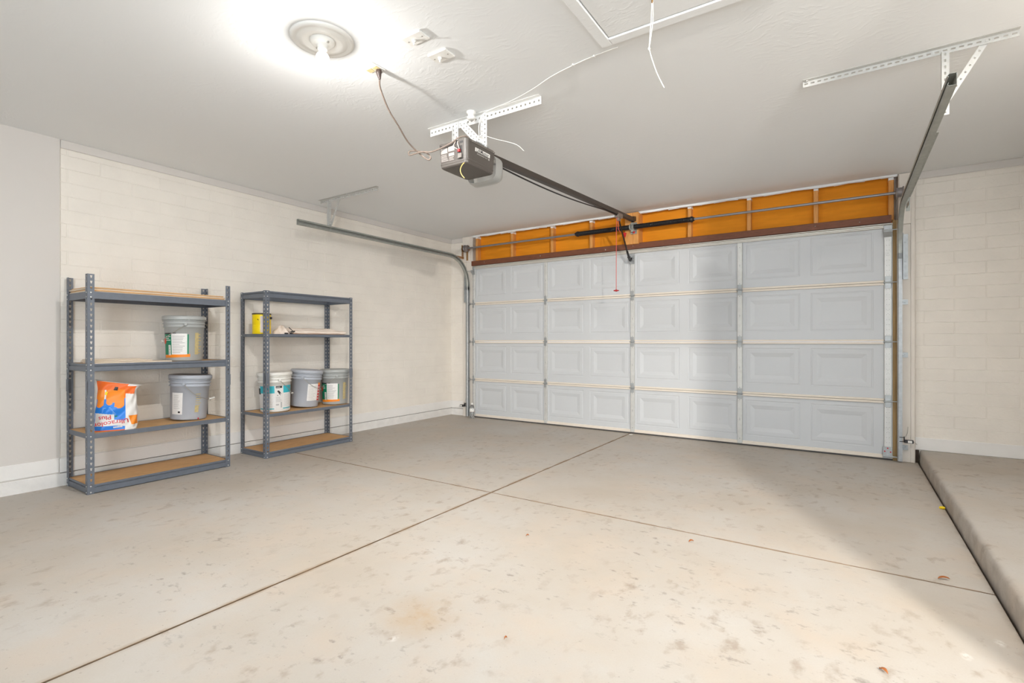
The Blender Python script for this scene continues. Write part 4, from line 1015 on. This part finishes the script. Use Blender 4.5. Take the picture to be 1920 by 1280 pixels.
# folded canvas lengths: soft flattened rolls
def roll(path, w, h, seed, label, name='canvas_roll'):
    rnd = random.Random(seed); P = smooth(path, 8); K = 20; m = MB(); vs = []
    for i, p in enumerate(P):
        t = i/(len(P)-1); k = 1 - .45*max(0, abs(2*t-1)-.9)*10
        for j in range(K):
            a = 2*PI*j/K; c, s = math.cos(a), math.sin(a)
            wr = 1 + .06*math.sin(3*a+6*t*PI+seed) + .03*math.sin(17*t+2*a)
            vs.append(p + Vector((w/2*math.copysign(abs(c)**.7, c)*wr, 0, h/2 + h/2*math.copysign(abs(s)**.8, s)*(wr if s > 0 else 1)*k)))
    m.add(vs, [(i*K+j, i*K+(j+1) % K, (i+1)*K+(j+1) % K, (i+1)*K+j) for i in range(len(P)-1) for j in range(K)], 0, True)
    m.add(vs, [tuple(reversed(range(K))), tuple(range((len(P)-1)*K, len(P)*K))])
    m.f = [tuple(reversed(f)) for f in m.f]
    return tag(m.build(name, M_cloth), label, 'canvas', 'folded canvas on the far unit')
roll([(-4.515, 2.905, 1.1375), (-4.51, 3.15, 1.1375), (-4.51, 3.40, 1.1375), (-4.505, 3.505, 1.1375)], .15, .042, 1, 'lower front length of folded cream canvas lying on the shelf')
roll([(-4.70, 2.90, 1.1375), (-4.70, 3.15, 1.1375), (-4.70, 3.40, 1.1375), (-4.69, 3.52, 1.1375)], .17, .068, 2, 'higher back length of folded cream canvas against the wall')
# crumpled end
rnd = random.Random(5); m = MB(); NU, NV = 26, 12; vs = []
c0 = Vector((-4.54, 2.835, 1.1375))
for j in range(NV+1):
    t = j/NV*PI/2
    for i in range(NU):
        a = 2*PI*i/NU; r = 1 + .22*math.sin(3*a+1)+.14*math.sin(7*a+4*t)+rnd.uniform(-.07, .07)
        vs.append(c0 + Vector((.075*math.cos(a)*math.cos(t)*r, .062*math.sin(a)*math.cos(t)*r, .072*math.sin(t)*(1+.25*math.sin(5*a+2))*(1 if j else 0))))
m.add(vs, [(j*NU+i, j*NU+(i+1) % NU, (j+1)*NU+(i+1) % NU, (j+1)*NU+i) for j in range(NV) for i in range(NU)], 0, True); m.add(vs, [tuple(reversed(range(NU)))])
cr = m.build('crumpled_cloth', M_cloth); tag(cr, 'crumpled cream cloth with black straps right of the yellow can', 'cloth')
m = MB(); m.tube(smooth([(-4.455, 2.815, 1.146), (-4.45, 2.85, 1.147), (-4.452, 2.89, 1.146)], 5), .008, 6); m.tube(smooth([(-4.475, 2.870, 1.205), (-4.46, 2.885, 1.185), (-4.45, 2.902, 1.165)], 5), .004, 6); m.tube(smooth([(-4.455, 2.875, 1.163), (-4.44, 2.895, 1.165), (-4.44, 2.91, 1.168)], 5), .006, 6); m.build('strap', M_ink, cr)

# ================================================================== small things
# water bottle by the left jamb
bc = Vector((-4.352, 5.565, 0))
wb_ = empty('water_bottle', bc, 'clear plastic water bottle standing at left foot of the garage door', 'bottle')
MB().lathe([(.020, .002), (.031, 0), (.033, .006), (.033, .035), (.0315, .040), (.033, .045), (.033, .135), (.031, .150), (.022, .175), (.0135, .190), (.013, .200)], bc, 28).build('body', M_bottle, wb_)
MB().lathe([(.0148, .192), (.0150, .210), (.014, .212)], bc, 20).build('cap', M_white, wb_)
d = Vector((-bc[0], -bc[1], 0)).normalized(); r_ = Vector((-d[1], d[0], 0))
m = MB(); n = 28; vs = [bc + (d*math.cos(2*PI*i/n) + r_*math.sin(2*PI*i/n))*.0336 + Vector((0, 0, z)) for z in (.095, .138) for i in range(n)]
m.add(vs, [(i, (i+1) % n, n+(i+1) % n, n+i) for i in range(n)], 0, True); lb = m.build('label', M_white, wb_)
m = MB(); pp = lambda a, z: bc + (d*math.cos(a)+r_*math.sin(a))*.0341 + Vector((0, 0, z))
m.add([pp(-.35, .104), pp(.7, .104), pp(.7, .112), pp(-.35, .112)], [(0, 1, 2, 3)]); m.add([pp(-.1, .113), pp(.65, .113), pp(.4, .127), pp(.15, .127)], [(0, 1, 2, 3)]); m.build('label_mark', M_lblue, lb)
# safety beam sensors
def sensor(x, s, z, label):
    o = empty('beam_sensor', (x, YT-.04, z-.02), label, 'sensor', 'door safety sensors')
    y = YT-.045
    m = MB(); m.cbox(*sorted((x-s*.030, x+s*.006)), y-.006, y, z+.010, z+.016, .001); m.cbox(*sorted((x-s*.030, x+s*.006)), y-.006, y, z-.026, z-.020, .001); m.cbox(*sorted((x, x+s*.007)), y-.008, y+.02, z-.03, z+.022, .001); m.build('clip', M_black, o)
    m = MB(); m.cbox(*sorted((x+s*.004, x+s*.066)), y-.030, y, z-.030, z-.002, .003); b_ = m.build('case', M_black, o)
    m = MB(); m.cbox(*sorted((x+s*.026, x+s*.056)), y-.0325, y-.03, z-.026, z-.006, .001); m.build('lens', M_white, b_)
    m = MB(); m.tube(smooth([(x+s*.066, y-.01, z-.016), (x+s*.08, y+.02, z-.028), (x+s*.098, 5.66, z-.05)], 5), .002, 6); m.tube(smooth([(x+s*.012, y, z+.02), (x+s*.03, 5.64, z+.05), (x+s*.035, 5.66, z+.10)], 5), .002, 6); m.build('lead', M_wire, o)
sensor(.418, 1, .215, 'black safety beam sensor on the right track above the raised slab')
sensor(-4.500, -1, .180, 'black safety beam sensor on the left track near the water bottle')
# leaves and crumbs
def leaf(x, y, rz, ln, wd, label, mt=None, z=0.0):
    n = 8; m = MB(); ct, st_ = math.cos(rz), math.sin(rz); tv = []; bv = []
    for i in range(n+1):
        t = i/n; w = wd*math.sin(PI*t**.8)*.5; zz = .0015 + .006*math.sin(PI*t) + .004*t
        for sd in (-1, 0, 1):
            lx, ly = (t-.5)*ln, sd*w; h_ = zz + (.004*abs(sd) if 0 < i < n else 0)
            tv.append((x+lx*ct-ly*st_, y+lx*st_+ly*ct, z+h_))
    bv = [(a, b, c-.0012) for a, b, c in tv]; k = len(tv); F = []
    for i in range(n):
        for j in (0, 1):
            a = i*3+j; F.append((a, a+3, a+4, a+1)); F.append((k+a, k+a+1, k+a+4, k+a+3))
        F.append((i*3, k+i*3, k+i*3+3, i*3+3)); F.append((i*3+2, i*3+5, k+i*3+5, k+i*3+2))
    m.add(tv+bv, F, 0, True)
    return tag(m.build('dry_leaf', mt or M_leaf), label, 'leaf', 'dry leaves on the floor')
leaf(.365, 2.967, .25, .046, .016, 'curled brown leaf nearest the raised slab')
leaf(.100, 2.027, -.9, .036, .014, 'brown leaf lying closest to the camera')
leaf(-.691, 2.775, .7, .028, .013, 'small orange leaf near the cross joint in the floor')
leaf(-1.46, 2.36, .4, .018, .009, 'tiny brown leaf among the scuffs in the middle of the floor')
leaf(-1.02, 1.50, 1.0, .012, .006, 'tiny brown leaf crumb beside the tan floor stain')
tag(MB().lathe([(.006, -.016), (.009, -.012), (.009, .006), (.006, .014), (.002, .016)], (.510, 4.205, .009), 14, tilt=Matrix.Rotation(1.35, 3, (.6, .8, 0))).build('ear_plug', M_yellow), 'small yellow plug lying in the crack at the raised slab', 'plug')
tag(MB().cbox(-2.085, -2.045, 5.585, 5.605, 0, .006, .002).build('paper_scrap', M_white), 'scrap of white paper at the door where the floor joint ends', 'scrap')
